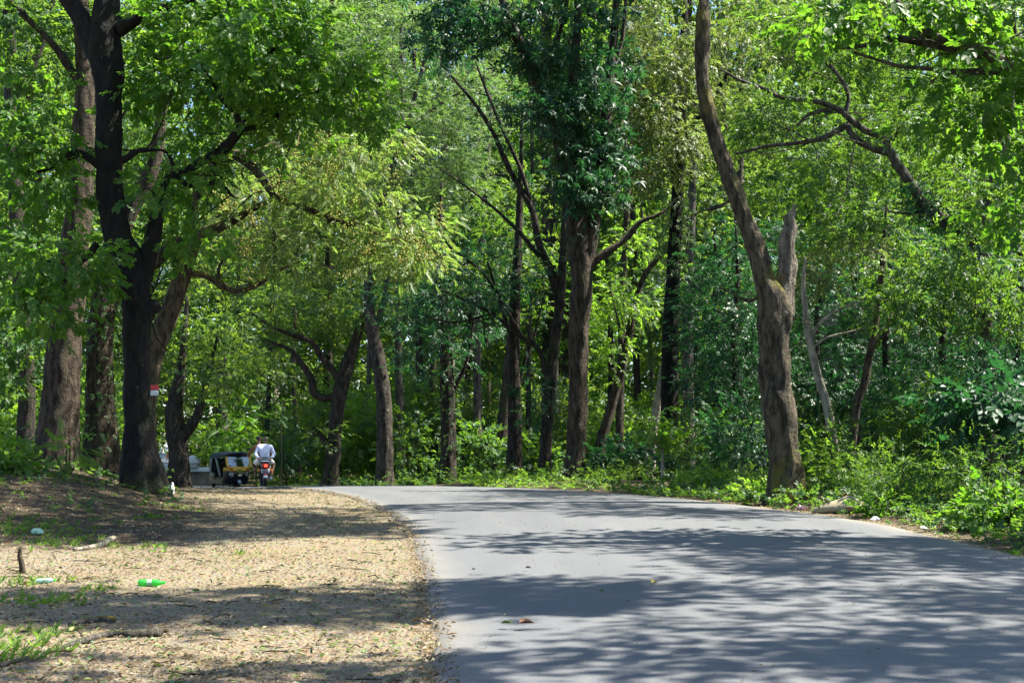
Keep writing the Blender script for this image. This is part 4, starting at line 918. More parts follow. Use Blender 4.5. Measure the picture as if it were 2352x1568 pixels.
M_blk = plain('plate_ink', (.015, .015, .02), .6)
M_cloth = plain('drape_cloth', (.30, .44, .50), .85, 0, .2, 16)
M_skin = plain('skin_brown', (.105, .052, .030), .55, 0, .12, 20)
M_hair = plain('hair_black', (.012, .011, .012), .5, 0, .3, 40)
M_grey_hair = plain('hair_greying', (.055, .05, .045), .6, 0, .5, 40)
M_shirt = plain('shirt_pale_blue', (.60, .64, .86), .85, 0, .06, 9)
M_brown = plain('shirt_brown', (.15, .060, .022), .85, 0, .12, 9)
M_lungi = plain('cloth_white', (.66, .64, .60), .9, 0, .08, 9)
m, nt, out = new_mat('glass'); b = nd(nt, 'ShaderNodeBsdfGlossy', Roughness=.03); t = nt.nodes.new('ShaderNodeBsdfTransparent'); t.inputs[0].default_value = (.75, .82, .80, 1)
mx = nt.nodes.new('ShaderNodeMixShader'); mx.inputs[0].default_value = .16; nt.links.new(t.outputs[0], mx.inputs[1]); nt.links.new(b.outputs[0], mx.inputs[2]); nt.links.new(mx.outputs[0], out.inputs[0]); M_glass = m

ax_, _, _ = P(529, 1100, 70)
auto = empty('auto_rickshaw', (ax_, 70, road_z(ax_, 70)), 'black three-wheeler taxi with yellow windscreen surround and dark canvas hood, coming round the bend', 'auto rickshaw', None, math.radians(31))
def ushape(hw, yf, yb, z, n=9, p=2.6):
    r = [(-hw, yb, z)]
    for i in range(n + 1):
        a_ = PI * i / n; c_, s_ = math.cos(a_), math.sin(a_)
        r.append((-hw * math.copysign(abs(c_) ** (2 / p), c_), -.78 + (yf + .78) * abs(s_) ** (2 / p), z))
    r.append((hw, yb, z)); return r
q = MB(); q.loft([ushape(h_, f_, -.70, z_) for z_, f_, h_ in ((.20, -1.02, .50), (.30, -1.16, .56), (.50, -1.27, .60), (.70, -1.30, .62), (.84, -1.27, .62), (.90, -1.22, .61))])
body = q.build('front_cowl', M_auto, auto)
q = MB(); q.loft([ushape(h_, f_, -.95, z_, 9, 3.2) for z_, f_, h_ in ((.845, -1.29, .635), (.86, -1.30, .64), (.98, -1.25, .635), (1.02, -1.20, .62))]); q.build('yellow_band', M_yel, auto)
q = MB(); q.tube([(-.60, -1.30, .845), (-.3, -1.305, .80), (-.2, -1.31, .76), (.2, -1.31, .76), (.3, -1.305, .80), (.60, -1.30, .845)], .012, 6); q.build('chrome_strip', M_chr, auto)
def ws(x, t): return (x, -1.205 + .24 * t, 1.02 + .62 * t)
def rrect(hw, t0, t1, r):
    pts = []
    for cx, ct, a0 in ((hw - r, t1 - r / .62, 0), (-hw + r, t1 - r / .62, 90), (-hw + r, t0 + r / .62, 180), (hw - r, t0 + r / .62, 270)):
        for k in range(5):
            a_ = math.radians(a0 + 22.5 * k); pts.append(ws(cx + r * math.cos(a_), ct + r / .62 * math.sin(a_)))
    return pts
o1, i1 = rrect(.63, -.02, 1.03, .15), rrect(.545, .06, .93, .10)
q = MB(); rings = [[(x, y + .03, z) for x, y, z in o1], [(x, y - .03, z) for x, y, z in o1], [(x, y - .03, z) for x, y, z in i1], [(x, y + .03, z) for x, y, z in i1]]
q.loft(rings + [rings[0]], True, False); q.build('windscreen_frame', M_yel, auto)
q = MB(); q.loft([[(x, y - .004, z) for x, y, z in i1], [(x, y + .004, z) for x, y, z in i1]]); q.build('windscreen', M_glass, auto, False)
q = MB()
def arch(y, hw, zt, zs): return [(hw * s_, y, z_) for s_, z_ in ((-1, zs), (-1.0, zt - .16), (-.93, zt - .06), (-.7, zt), (0, zt + .03), (.7, zt), (.93, zt - .06), (1.0, zt - .16), (1, zs), (.95, zs + .01), (.94, zt - .17), (.86, zt - .08), (.66, zt - .03), (0, zt), (-.66, zt - .03), (-.86, zt - .08), (-.94, zt - .17), (-.95, zs + .01))]
q.loft([arch(-1.03, .64, 1.70, 1.56), arch(-.9, .665, 1.73, 1.50), arch(-.3, .67, 1.755, 1.47), arch(.4, .67, 1.75, 1.46), arch(1.0, .665, 1.72, 1.44), arch(1.18, .64, 1.64, 1.42)]); hood = q.build('canvas_hood', M_canvas, auto)
q = MB(); q.box((0, 1.17, 1.08), (1.26, .05, .74), .02); q.build('rear_panel', M_canvas, auto)
for s_ in (-1, 1):
    q = MB(); q.loft([[(s_ * .655, .80, 1.47), (s_ * .655, 1.19, 1.47), (s_ * .63, 1.19, 1.47), (s_ * .63, .80, 1.47)], [(s_ * .66, .92, 1.1), (s_ * .66, 1.19, 1.1), (s_ * .635, 1.19, 1.1), (s_ * .635, .92, 1.1)], [(s_ * .66, .98, .5), (s_ * .66, 1.2, .5), (s_ * .635, 1.2, .5), (s_ * .635, .98, .5)]]); q.build('side_flap', M_greyc, auto)
    q = MB(); q.tube([(s_ * .63, .34, 1.50), (s_ * .65, .15, 1.32), (s_ * .66, -.08, 1.06), (s_ * .655, -.30, .72), (s_ * .65, -.36, .58)], [.05, .065, .06, .055, .035], 8); q.build('rolled_curtain', M_greyc, auto)
    q = MB(); q.lathe([(.001, -.05), (.10, -.05), (.115, 0), (.10, .02)], 'Y', (s_ * .40, -1.285, .66), 16); hd = q.build('headlight', M_chr, auto)
    q = MB(); q.lathe([(.002, -.085), (.05, -.08), (.09, -.06), (.09, -.045)], 'Y', (s_ * .40, -1.285, .66), 16); q.build('lens', M_steel, hd)
    q = MB(); q.box((s_ * .42, -1.285, .925), (.19, .05, .075), .015); q.build('indicator', M_org, auto)
    q = MB(); q.tube([(s_ * .62, -1.0, 1.15), (s_ * .76, -1.06, 1.22)], .012, 6); q.box((s_ * .80, -1.06, 1.24), (.10, .03, .14), .012); q.build('mirror', M_rub, auto)
    q = MB(); q.lathe([(.10, -.05), (.17, -.055), (.205, -.035), (.215, 0), (.205, .035), (.17, .055), (.10, .05), (.10, -.05)], 'X', (s_ * .56, .82, .215), 22); wh = q.build('wheel', M_rub, auto)
    q = MB(); q.lathe([(.001, -.04), (.10, -.04), (.11, 0), (.10, .04), (.001, .04)], 'X', (s_ * .56, .82, .215), 18); q.build('rim', M_white, wh)
    q = MB(); q.loft([[(s_ * .66, -.70, .22), (s_ * .66, 1.2, .22), (s_ * .60, 1.2, .22), (s_ * .60, -.70, .22)], [(s_ * .66, -.70, .42), (s_ * .66, 1.2, .42), (s_ * .60, 1.2, .42), (s_ * .60, -.70, .42)]]); q.build('side_sill', M_auto, auto)
    q = MB(); q.box((s_ * .635, .80, .58), (.05, .78, .34), .02); q.build('rear_side_panel', M_auto, auto)
q = MB(); q.box((0, .25, .25), (1.19, 1.88, .05), .01); q.build('floor_pan', M_auto, auto)
q = MB(); q.box((0, .72, .60), (1.12, .50, .16), .04); q.box((0, 1.02, .92), (1.12, .12, .50), .04); q.build('rear_bench', M_seatd, auto)
q = MB(); q.box((0, -.12, .62), (.62, .38, .14), .04); q.box((0, .06, .88), (.58, .08, .40), .03); q.build('driver_seat', M_seatd, auto)
q = MB(); q.tube([(0, -.82, .35), (0, -.74, .98), (-.28, -.70, 1.02)], .02, 6); q.tube([(0, -.74, .98), (.28, -.70, 1.02)], .02, 6); q.build('handlebar', M_steel, auto)
q = MB(); q.box((0, -1.335, .885), (.30, .02, .15), .006); pl = q.build('number_plate', M_plate, auto)
q = MB()
for k in range(6): q.box((-.105 + .042 * k, -1.349, .91), (.024, .006, .04)); q.box((-.105 + .042 * k, -1.349, .862), (.026, .006, .04))
q.build('plate_lettering', M_blk, pl, False)
q = MB(); q.lathe([(.001, -.03), (.06, -.03), (.07, 0), (.06, .02)], 'Y', (0, -1.315, .64), 14); bmesh.ops.scale(q.bm, vec=(1.9, 1, .55), space=Matrix.Translation((0, 0, -.64)), verts=q.bm.verts[:]); q.build('badge', M_chr, auto)
q = MB(); q.lathe([(.09, -.045), (.15, -.05), (.185, -.03), (.195, 0), (.185, .03), (.15, .05), (.09, .045), (.09, -.045)], 'X', (0, -1.12, .195), 22); wh = q.build('wheel', M_rub, auto)
q = MB(); q.lathe([(.001, -.04), (.09, -.04), (.10, 0), (.09, .04), (.001, .04)], 'X', (0, -1.12, .195), 18); q.build('rim', M_white, wh)
q = MB(); q.loft([[(x_, -1.12 - .23 * math.cos(a_), .20 + .23 * math.sin(a_)) for x_ in (-.09, -.05, .05, .09)] + [(x_, -1.12 - .21 * math.cos(a_), .20 + .21 * math.sin(a_)) for x_ in (.09, -.09)] for a_ in np.linspace(.0, 2.6, 10)]); mg = q.build('mudguard', M_auto, auto)
q = MB(); q.loft([[(x_, -1.12 - .245 * math.cos(a_), .20 + .245 * math.sin(a_)) for x_ in (-.07, .07)] + [(x_, -1.12 - .235 * math.cos(a_), .20 + .235 * math.sin(a_)) for x_ in (.07, -.07)] for a_ in np.linspace(.35, 1.1, 5)]); q.build('sticker', M_cloth, mg)
sw = [ws(-.46 + .92 * t_, .86 - .20 * math.sin(PI * t_)) for t_ in np.linspace(0, 1, 9)]
q = MB(); q.tube([(x, y + .06, z) for x, y, z in sw], [.05, .06, .065, .07, .06, .07, .065, .06, .05], 8); q.build('drape', M_cloth, auto)
for s_ in (-1, 1):
    q = MB(); q.tube([(lambda c: (c[0], c[1] + .06, c[2]))(ws(s_ * x_, t_)) for x_, t_ in ((.45, .86), (.40, .6), (.38, .35), (.33, .08))], [.05, .05, .045, .07], 8); q.build('drape', M_cloth, auto)

# motorcycle seen from behind
bx_, _, _ = P(605, 1100, 46); BZ = road_z(bx_, 46)
moto = empty('motorcycle', (bx_, 46, BZ), 'dark motorcycle seen from behind with its red tail lamp lit, carrying two riders', 'motorcycle', None, math.radians(14))
for yy in (-.66, .66):
    q = MB(); q.lathe([(.235, -.04), (.275, -.05), (.30, -.03), (.308, 0), (.30, .03), (.275, .05), (.235, .04), (.235, -.04)], 'X', (0, yy, .308), 26); ty = q.build('wheel', M_rub, moto)
    q = MB(); q.lathe([(.21, -.03), (.238, -.035), (.238, .035), (.21, .03), (.21, -.03)], 'X', (0, yy, .308), 26); q.lathe([(.001, -.07), (.06, -.07), (.06, .07), (.001, .07)], 'X', (0, yy, .308), 14)
    for k in range(6):
        a_ = PI / 3 * k; q.tube([(0, yy, .308), (0, yy + .215 * math.cos(a_), .308 + .215 * math.sin(a_))], .012, 5)
    q.build('rim', M_steel, ty)
q = MB(); q.loft([[(x_, yy, z_) for x_, z_ in ((-.12, zz), (.12, zz), (.15, zz + .05), (.12, zz + .1), (-.12, zz + .1), (-.15, zz + .05))] for yy, zz in ((-.72, .80), (-.4, .76), (-.05, .72), (.15, .74))]); q.build('seat', M_seatd, moto)
q = MB(); q.loft([[(x_ * k_, yy, zz + z_) for x_, z_ in ((-.10, -.12), (.10, -.12), (.14, 0), (.09, .12), (-.09, .12), (-.14, 0))] for yy, zz, k_ in ((.12, .80, .7), (.25, .84, 1), (.5, .86, 1), (.62, .82, .7))]); q.build('fuel_tank', M_auto, moto)
q = MB(); q.box((0, .12, .42), (.26, .42, .36), .05); q.tube([(0, .6, .85), (0, .3, .62), (0, -.1, .58), (0, -.6, .62)], .03, 6); q.build('engine_frame', M_rub, moto)
q = MB(); q.loft([[(x_, yy, zz) for x_, zz in ((-.10, z0), (.10, z0), (.11, z0 + .12), (-.11, z0 + .12))] for yy, z0 in ((-.78, .66), (-.6, .64), (-.2, .60))]); q.build('tail_cowl', M_auto, moto)
q = MB(); q.box((0, -.81, .71), (.20, .09, .13), .035); tl_ = q.build('tail_lamp', M_redr, moto)
q = MB(); q.box((.015, -.862, .705), (.09, .015, .08), .006); q.build('lit_lens', M_red, tl_)
q = MB(); q.box((0, -.83, .535), (.27, .012, .14), .004); pl = q.build('number_plate', M_white, moto)
q = MB()
for k in range(6): q.box((-.095 + .038 * k, -.838, .565), (.022, .006, .045)); q.box((-.095 + .038 * k, -.838, .508), (.022, .006, .045))
q.build('plate_lettering', M_blk, pl, False)
q = MB(); q.loft([[(x_, -.66 - .36 * math.cos(a_), .31 + .36 * math.sin(a_)) for x_ in (-.075, 0, .075)] + [(x_, -.66 - .345 * math.cos(a_), .31 + .345 * math.sin(a_)) for x_ in (.075, 0, -.075)] for a_ in np.linspace(.25, 2.2, 10)]); mg = q.build('mudguard', M_auto, moto)
q = MB(); q.box((0, -1.02, .42), (.12, .02, .05), .008); q.build('reflector', M_redr, mg)
q = MB(); q.box((0, -1.03, .345), (.15, .015, .08), .01); q.build('mud_flap', M_white, mg)
for s_ in (-1, 1):
    q = MB(); q.tube([(s_ * .09, -.74, .56), (s_ * .19, -.76, .56)], .012, 6); q.lathe([(.001, -.05), (.04, -.03), (.045, .02), (.001, .04)], 'Y', (s_ * .21, -.76, .56), 12); q.build('indicator', M_org, moto)
    q = MB(); q.tube([(s_ * .07, -.66, .308), (s_ * .10, -.45, .66)], .028, 8); q.build('shock_absorber', M_rub, moto)
    q = MB(); q.tube([(s_ * .08, -.10, .30), (s_ * .30, -.12, .29)], .018, 6); q.build('foot_peg', M_rub, moto)
    q = MB(); q.tube([(s_ * .10, .62, .82), (s_ * .09, .66, .308)], .026, 8); q.build('fork', M_rub, moto)
    q = MB(); q.tube([(s_ * .33, .50, 1.06), (s_ * .42, .52, 1.22)], .008, 5); q.lathe([(.001, -.012), (.06, -.01), (.06, .01), (.001, .012)], 'Y', (s_ * .42, .52, 1.26), 14); q.build('mirror', M_rub, moto)
q = MB(); q.tube([(-.38, .42, 1.00), (-.2, .52, 1.02), (0, .60, .98), (.2, .52, 1.02), (.38, .42, 1.00)], .016, 8); q.build('handlebar', M_rub, moto)
q = MB(); q.tube([(.12, .25, .30), (.17, -.1, .24), (.18, -.45, .27), (.19, -.95, .31)], [.025, .03, .055, .05], 10); q.build('exhaust', M_steel, moto)
q = MB(); q.tube([(-.13, -.45, .84), (-.12, -.76, .86), (.12, -.76, .86), (.13, -.45, .84)], .014, 6); q.build('grab_rail', M_chr, moto)
q = MB(); q.lathe([(.001, .06), (.08, .05), (.09, 0), (.06, -.08), (.001, -.09)], 'Y', (0, .70, .88), 16); q.build('headlight', M_auto, moto)

def skin_mesh(name, nodes, edges, mat, parent, sub=2, root=0):
    """nodes: (x, y, z, radius[, radius2])"""
    me = bpy.data.meshes.new(name); me.from_pydata([n_[:3] for n_ in nodes], edges, [])
    me.materials.append(mat); o = link(name, me, parent)
    o.modifiers.new('skin', 'SKIN')
    if not me.skin_vertices: me.skin_vertices.new() if hasattr(me.skin_vertices, 'new') else None
    sv = me.skin_vertices[0].data
    for i, n_ in enumerate(nodes): sv[i].radius = (n_[3], n_[4] if len(n_) > 4 else n_[3]); sv[i].use_root = i == root
    s_ = o.modifiers.new('subsurf', 'SUBSURF'); s_.levels = sub; s_.render_levels = sub
    o.modifiers['skin'].use_smooth_shade = True
    dg = bpy.context.evaluated_depsgraph_get(); ev = o.evaluated_get(dg)
    m2 = bpy.data.meshes.new_from_object(ev, depsgraph=dg); o.modifiers.clear(); o.data = m2
    if not m2.materials: m2.materials.append(mat)
    return o
def hand(N, E, wrist, d, side, curl=.5):
    """palm and five bent fingers from the wrist node along d; side points to the thumb"""
    d = Vector(d).normalized(); sd = Vector(side); sd = (sd - d * sd.dot(d)).normalized(); nrm = d.cross(sd).normalized()
    w0 = Vector(N[wrist][:3]); k = len(N)
    p1 = w0 + d * .05; N.append((*p1, .030, .018)); E.append((wrist, k))
    for i, L in enumerate((.066, .076, .072, .058)):
        s_ = sd * (.027 - .018 * i); a0 = p1 + d * .035 + s_; a1 = a0 + (d * .8 - nrm * curl * .6) * L * .5; a2 = a1 + (d * .3 - nrm * curl * 1.6).normalized() * L * .5
        j = len(N); N += [(*a0, .0095), (*a1, .0088), (*a2, .0075)]; E += [(k, j), (j, j + 1), (j + 1, j + 2)]
    t0 = w0 + d * .03 + sd * .034; t1 = t0 + (d * .7 + sd * .5 - nrm * .4) * .035; t2 = t1 + (d * .8 - nrm * .6) * .03
    j = len(N); N += [(*t0, .0115), (*t1, .0105), (*t2, .0085)]; E += [(k, j), (j, j + 1), (j + 1, j + 2)]
moto.scale = (.95, .95, .95)
def person(label, J, mats, nm='person'):
    root = empty(nm, tuple(moto.matrix_world @ Vector((0, 0, 0))), label, 'person'); root.location = moto.location; root.rotation_euler = moto.rotation_euler; root.scale = moto.scale
    N = [(*J['pelvis'], .13, .11), (*J['waist'], .11, .09), (*J['chest'], .125, .095), (*J['neckb'], .062, .06), (*J['neck'], .052, .052), (*J['chin'], .062, .07), (*J['head'], .076, .092), (*J['crown'], .066, .078)]
    E = [(i, i + 1) for i in range(7)]
    hd = Vector(J['head']); f = Vector(J['face']).normalized(); up = (Vector(J['crown']) - Vector(J['chin'])).normalized(); sd = f.cross(up).normalized()
    for s_ in ('L', 'R'):
        k = len(N); sh, el, wr = J['sh' + s_], J['el' + s_], J['wr' + s_]
        N += [(*sh, .062), (*[(a_ + b_) / 2 for a_, b_ in zip(sh, el)], .05), (*el, .041), (*[a_ * .6 + b_ * .4 for a_, b_ in zip(el, wr)], .038), (*wr, .026)]
        E += [(2, k), (k, k + 1), (k + 1, k + 2), (k + 2, k + 3), (k + 3, k + 4)]
        hand(N, E, k + 4, Vector(J['hd' + s_]), Vector(J['th' + s_]), .6)
        k = len(N); hp, kn, an, to = J['hip' + s_], J['kn' + s_], J['an' + s_], J['to' + s_]
        mid = [(a_ + b_) / 2 for a_, b_ in zip(hp, kn)]; calf = [a_ * .65 + b_ * .35 for a_, b_ in zip(kn, an)]
        N += [(*hp, .088), (*mid, .072), (*kn, .053), (*calf, .052), (*an, .034), (*[a_ * .5 + b_ * .5 for a_, b_ in zip(an, to)], .036, .028), (*to, .034, .02)]
        E += [(0, k)] + [(k + i, k + i + 1) for i in range(6)]
    body = skin_mesh('body', N, E, mats['skin'], root)
    # face and ears
    q = MB()
    for s_ in (-1, 1):
        c_ = hd + sd * s_ * .084 - f * .005; q.tube([tuple(c_ + up * .03), tuple(c_ + sd * s_ * .012 - f * .012), tuple(c_ - up * .03)], [.008, .017, .008], 6)
    q.tube([tuple(hd + f * .085 + up * .02), tuple(hd + f * .112 - up * .018), tuple(hd + f * .09 - up * .026)], [.009, .015, .008], 6)
    q.tube([tuple(hd + f * .083 - up * .058 + sd * x_) for x_ in (-.024, 0, .024)], .008, 6); q.build('face_features', mats['skin'], body)
    q = MB()
    for s_ in (-1, 1): q.lathe([(.001, -.012), (.010, -.007), (.012, 0), (.010, .007), (.001, .012)], 'Y', tuple(hd + f * .082 + sd * s_ * .032 + up * .012), 8)
    q.build('eyes', M_white, body)
    h = [(*(hd - f * .028 - up * .045), .062, .07), (*(hd - f * .022 + up * .035), .084, .098), (*(Vector(J['crown']) - f * .008 + up * .022), .066, .078)]
    skin_mesh('hair', h, [(0, 1), (1, 2)], mats['hair'], root)
    # shirt
    S = [(*J['hem'], .178, .145), (*J['waist'], .165, .135), (*J['chest'], .20, .155), (*J['neckb'], .10, .095)]; E = [(0, 1), (1, 2), (2, 3)]
    for s_ in ('L', 'R'):
        k = len(S); sh, el, wr = J['sh' + s_], J['el' + s_], J['wr' + s_]; t_ = mats['sleeve']
        S += [(*sh, .082), (*[(a_ + b_) / 2 for a_, b_ in zip(sh, el)], .07), (*el, .06), (*[a_ * (1 - t_) + b_ * t_ for a_, b_ in zip(el, wr)], .047)]; E += [(2, k), (k, k + 1), (k + 1, k + 2), (k + 2, k + 3)]
    skin_mesh('shirt', S, E, mats['shirt'], root)
    Lg = [(*J['pelvis'], .178, .15)]; E = []
    for s_ in ('L', 'R'):
        k = len(Lg); hp, kn = J['hip' + s_], J['kn' + s_]
        Lg += [(*hp, .115), (*[a_ * .5 + b_ * .5 for a_, b_ in zip(hp, kn)], .10), (*[a_ * .2 + b_ * .8 for a_, b_ in zip(hp, kn)], .085)]; E += [(0, k), (k, k + 1), (k + 1, k + 2)]
    skin_mesh('lungi', Lg, E, mats['lower'], root)
    return root
person('riding pillion in a pale blue shirt and white waistcloth, back to us', dict(
    pelvis=(0, -.36, .90), waist=(.0, -.40, 1.06), hem=(0, -.39, .94), chest=(.01, -.38, 1.27), neckb=(.02, -.33, 1.40), neck=(.03, -.30, 1.45), chin=(.04, -.27, 1.51), head=(.045, -.25, 1.57), crown=(.05, -.25, 1.64), face=(.25, 1, -.1),
    shL=(-.20, -.37, 1.33), elL=(-.30, -.42, 1.08), wrL=(-.18, -.60, .92), hdL=(.5, -.6, -.5), thL=(1, .3, 0), shR=(.22, -.37, 1.33), elR=(.32, -.42, 1.08), wrR=(.19, -.60, .92), hdR=(-.5, -.6, -.5), thR=(-1, .3, 0),
    hipL=(-.12, -.30, .88), knL=(-.36, .05, .78), anL=(-.25, -.10, .36), toL=(-.28, .10, .32), hipR=(.12, -.30, .88), knR=(.36, .05, .78), anR=(.25, -.10, .36), toR=(.28, .10, .32)),
    dict(skin=M_skin, hair=M_grey_hair, shirt=M_shirt, lower=M_lungi, sleeve=.75))
person('steering the motorcycle in a brown shirt, leaning left with one elbow out', dict(
    pelvis=(-.02, .05, .90), waist=(-.05, .06, 1.06), hem=(-.03, .05, .94), chest=(-.12, .10, 1.28), neckb=(-.15, .14, 1.42), neck=(-.155, .16, 1.48), chin=(-.16, .18, 1.55), head=(-.165, .19, 1.61), crown=(-.17, .19, 1.68), face=(-.1, 1, -.1),
    shL=(-.34, .12, 1.30), elL=(-.50, .20, 1.06), wrL=(-.44, .40, 1.02), hdL=(.3, 1, 0), thL=(1, 0, .3), shR=(.10, .14, 1.33), elR=(.32, .20, 1.10), wrR=(.38, .40, 1.04), hdR=(-.2, 1, 0), thR=(-1, 0, .3),
    hipL=(-.12, .10, .88), knL=(-.27, .48, .72), anL=(-.22, .26, .34), toL=(-.24, .46, .30), hipR=(.10, .10, .88), knR=(.25, .48, .72), anR=(.20, .26, .34), toR=(.22, .46, .30)),
    dict(skin=M_skin, hair=M_hair, shirt=M_brown, lower=M_lungi, sleeve=.8))

# ------------------------------------------------------------------ compound wall and white shrine beyond the bend
M_plast = plain('plaster_stained', (.20, .165, .115), .92, 0, .45, 1.6)
M_lime = plain('limewash', (.60, .59, .57), .85, 0, .10, 3)
D = 84
q0, q1 = P(388, 1100, D), P(505, 1100, D); zc = P(450, 1083, D)[2]; zg = float(gz(q0[0], D)) - .1
wall = empty('compound_wall', (q0[0], D, zg), 'stained low plaster wall with a white coping behind the forked dark trunk', 'wall')
L = q1[0] - q0[0] + 1.2; wl = zc - zg
q = MB(); q.box((L / 2, 0, wl / 2), (L, .22, wl), .01); q.build('wall_panel', M_plast, wall)
q = MB(); q.loft([[(0, -.24, wl), (0, .24, wl), (0, .24, wl + .10), (0, .08, wl + .26), (0, -.08, wl + .26), (0, -.24, wl + .10)], [(L, -.24, wl), (L, .24, wl), (L, .24, wl + .10), (L, .08, wl + .26), (L, -.08, wl + .26), (L, -.24, wl + .10)]]); q.build('coping', M_lime, wall)
px = P(443, 1070, D)[0] - q0[0]; pz = P(443, 1078, D)[2] - zg; pt = P(443, 1055, D)[2] - zg
q = MB(); q.box((px, -.05, (wl + .25 + pt - .25) / 2), (.62, .6, pt - .25 - wl - .25), .02); pil = q.build('pillar', M_lime, wall)
q = MB(); q.box((px, -.05, pt - .19), (.78, .76, .10), .02); q.loft([[(px + x_ * k_, -.05 + y_ * k_, z_) for x_, y_ in ((-.33, -.33), (.33, -.33), (.33, .33), (-.33, .33))] for k_, z_ in ((1, pt - .14), (.95, pt), (.6, pt + .16), (.25, pt + .24))]); q.build('cap', M_lime, pil)
D = 92; c = P(386, 1100, D); zg = float(gz(c[0], D)) - .1; u_ = U(D)
shr = empty('shrine', (c[0], D, zg), 'white tiered shrine with an orange flag, half hidden between the near-black and forked trunks', 'shrine')
T_ = P(386, 1014, D)[2] - zg
q = MB(); hts = [0, .30, .32, .52, .54, .72, .74, .86, .88, 1.0]; wds = [.95, .95, 1.05, .9, .98, .72, .8, .5, .55, .12]
q.loft([[(x_ * w_ * .62, y_ * w_ * .62, T_ * h_) for x_, y_ in ((-1, -1), (0, -1.06), (1, -1), (1.06, 0), (1, 1), (0, 1.06), (-1, 1), (-1.06, 0))] for h_, w_ in zip(hts, wds)]); q.build('tower', M_lime, shr)
for x_, z_ in ((-.50, .52), (.50, .52), (-.36, .72), (.36, .72)):
    q = MB(); q.lathe([(.09, T_ * z_), (.14, T_ * z_ + .14), (.10, T_ * z_ + .26), (.03, T_ * z_ + .42), (.001, T_ * z_ + .50)], 'Z', (x_, -.42, 0), 10); q.build('finial', M_lime, shr)
q = MB(); q.tube([(.28, -.72, T_ * .45), (.28, -.72, T_ * .84)], .015, 5); pole = q.build('flag_pole', M_steel, shr)
q = MB(); q.loft([[(.28, -.72, T_ * .82), (.28, -.735, T_ * .82), (.28, -.735, T_ * .70), (.28, -.72, T_ * .70)], [(.14, -.76, T_ * .77), (.14, -.775, T_ * .77), (.14, -.775, T_ * .65), (.14, -.76, T_ * .65)], [(.05, -.72, T_ * .68), (.05, -.735, T_ * .68), (.05, -.735, T_ * .63), (.05, -.72, T_ * .63)]]); q.build('flag', plain('flag_orange', (.75, .18, .015), .8), pole)

# ------------------------------------------------------------------ small things along the road
# red and white plate on the near-black trunk
c = P(355, 896, 28.62); pl = empty('marker_plate', c, 'red over white marker plate nailed to the near-black trunk', 'marker plate', None, math.radians(12))
q = MB(); q.box((0, 0, .055), (.155, .02, .10), .004); q.build('red_half', plain('sign_red', (.42, .025, .025), .6, 0, .3, 12), pl)
q = MB(); q.box((0, .001, -.055), (.155, .02, .108), .004); q.build('white_half', plain('sign_white', (.40, .42, .41), .6, 0, .25, 12), pl)
# green bottles
m, nt, out = new_mat('bottle_plastic'); b = nd(nt, 'ShaderNodeBsdfPrincipled', Roughness=.18); b.inputs['Base Color'].default_value = (.05, .42, .06, 1); b.inputs['Coat Weight'].default_value = .6
t = nt.nodes.new('ShaderNodeBsdfTranslucent'); t.inputs[0].default_value = (.15, .75, .12, 1); mx = nt.nodes.new('ShaderNodeMixShader'); mx.inputs[0].default_value = .45
nt.links.new(b.outputs[0], mx.inputs[1]); nt.links.new(t.outputs[0], mx.inputs[2]); nt.links.new(mx.outputs[0], out.inputs[0]); M_bot = m
def ground_at(u, v):
    lo, hi = 6.0, 60.0
    for d in np.arange(7, 45, .05):
        q = P(u, v, d)
        if q[2] <= float(gz(q[0], d)): return np.array((q[0], d, float(gz(q[0], d))))
    return q
def bottle(u, v, label, rz, s_, tilt=0, mat=None):
    c = ground_at(u, v); r0 = empty('plastic_bottle', (c[0], c[1], c[2] + .036 * s_), label, 'bottle', None, rz); r0.rotation_euler = (0, tilt, rz); r0.scale = (s_, s_, s_)
    q = MB(); q.lathe([(.001, -.12), (.03, -.118), (.036, -.108), (.036, -.05), (.031, -.035), (.031, .01), (.036, .025), (.036, .05), (.028, .085), (.014, .108), (.013, .12)], 'X', (0, 0, 0), 18); q.build('body', mat or M_bot, r0)
    q = MB(); q.lathe([(.001, .118), (.016, .118), (.016, .138), (.001, .14)], 'X', (0, 0, 0), 14); q.build('cap', M_bot, r0)
    q = MB(); q.lathe([(.0325, .012), (.0325, -.036), (.032, -.036), (.032, .012), (.0325, .012)], 'X', (0, 0, 0), 18); q.build('label_band', plain('label_faded', (.25, .42, .26), .5, 0, .4, 40), r0)
bottle(346, 1348, 'bright green plastic bottle lying on the dirt shoulder at the edge of a shadow', .12, 1.05)
bottle(104, 1341, 'crushed pale green bottle lying among dry leaves near the left margin', -.15, .8, -.08, plain('bottle_faded', (.34, .58, .44), .4, 0, .2))
# fallen branch and stump
def ground_line(uvw):
    out = []
    for u, v, w_ in uvw:
        c = ground_at(u, v); out.append((c[0], c[1], c[2] + w_ / 2 * U(c[1]) * .8, w_ / 2 * U(c[1])))
    return out
def log(name, label, uvw, mat, cat_, gn=.12):
    pl_ = ground_line(uvw); q = catmull(pl_, .05); r0 = tuple(q[len(q) // 2][:3])
    V, F = tube_np(q, q[:, 3], 12, True, gn, 3.3); o = link(name, np_mesh(name, V, F, mat, origin=r0)); o.location = r0
    return tag(o, label, cat_)
log('fallen_branch', 'long bare fallen branch lying across the lower left of the dirt shoulder', [(-30, 1540, 11), (60, 1516, 11), (140, 1494, 12), (210, 1474, 15), (250, 1465, 16), (310, 1464, 19), (372, 1461, 20)], B_grey, 'branch', .1)
log('driftwood', 'short knobbly root end lying half in shade left of the shoulder', [(170, 1266, 9), (205, 1262, 11), (225, 1258, 13), (248, 1248, 15), (262, 1240, 11)], B_pale, 'root', .2)
log('dead_stick', 'thick broken stick beside the long fallen branch', [(160, 1440, 11), (200, 1432, 15), (240, 1428, 17), (262, 1430, 14)], B_snag, 'stick', .2)
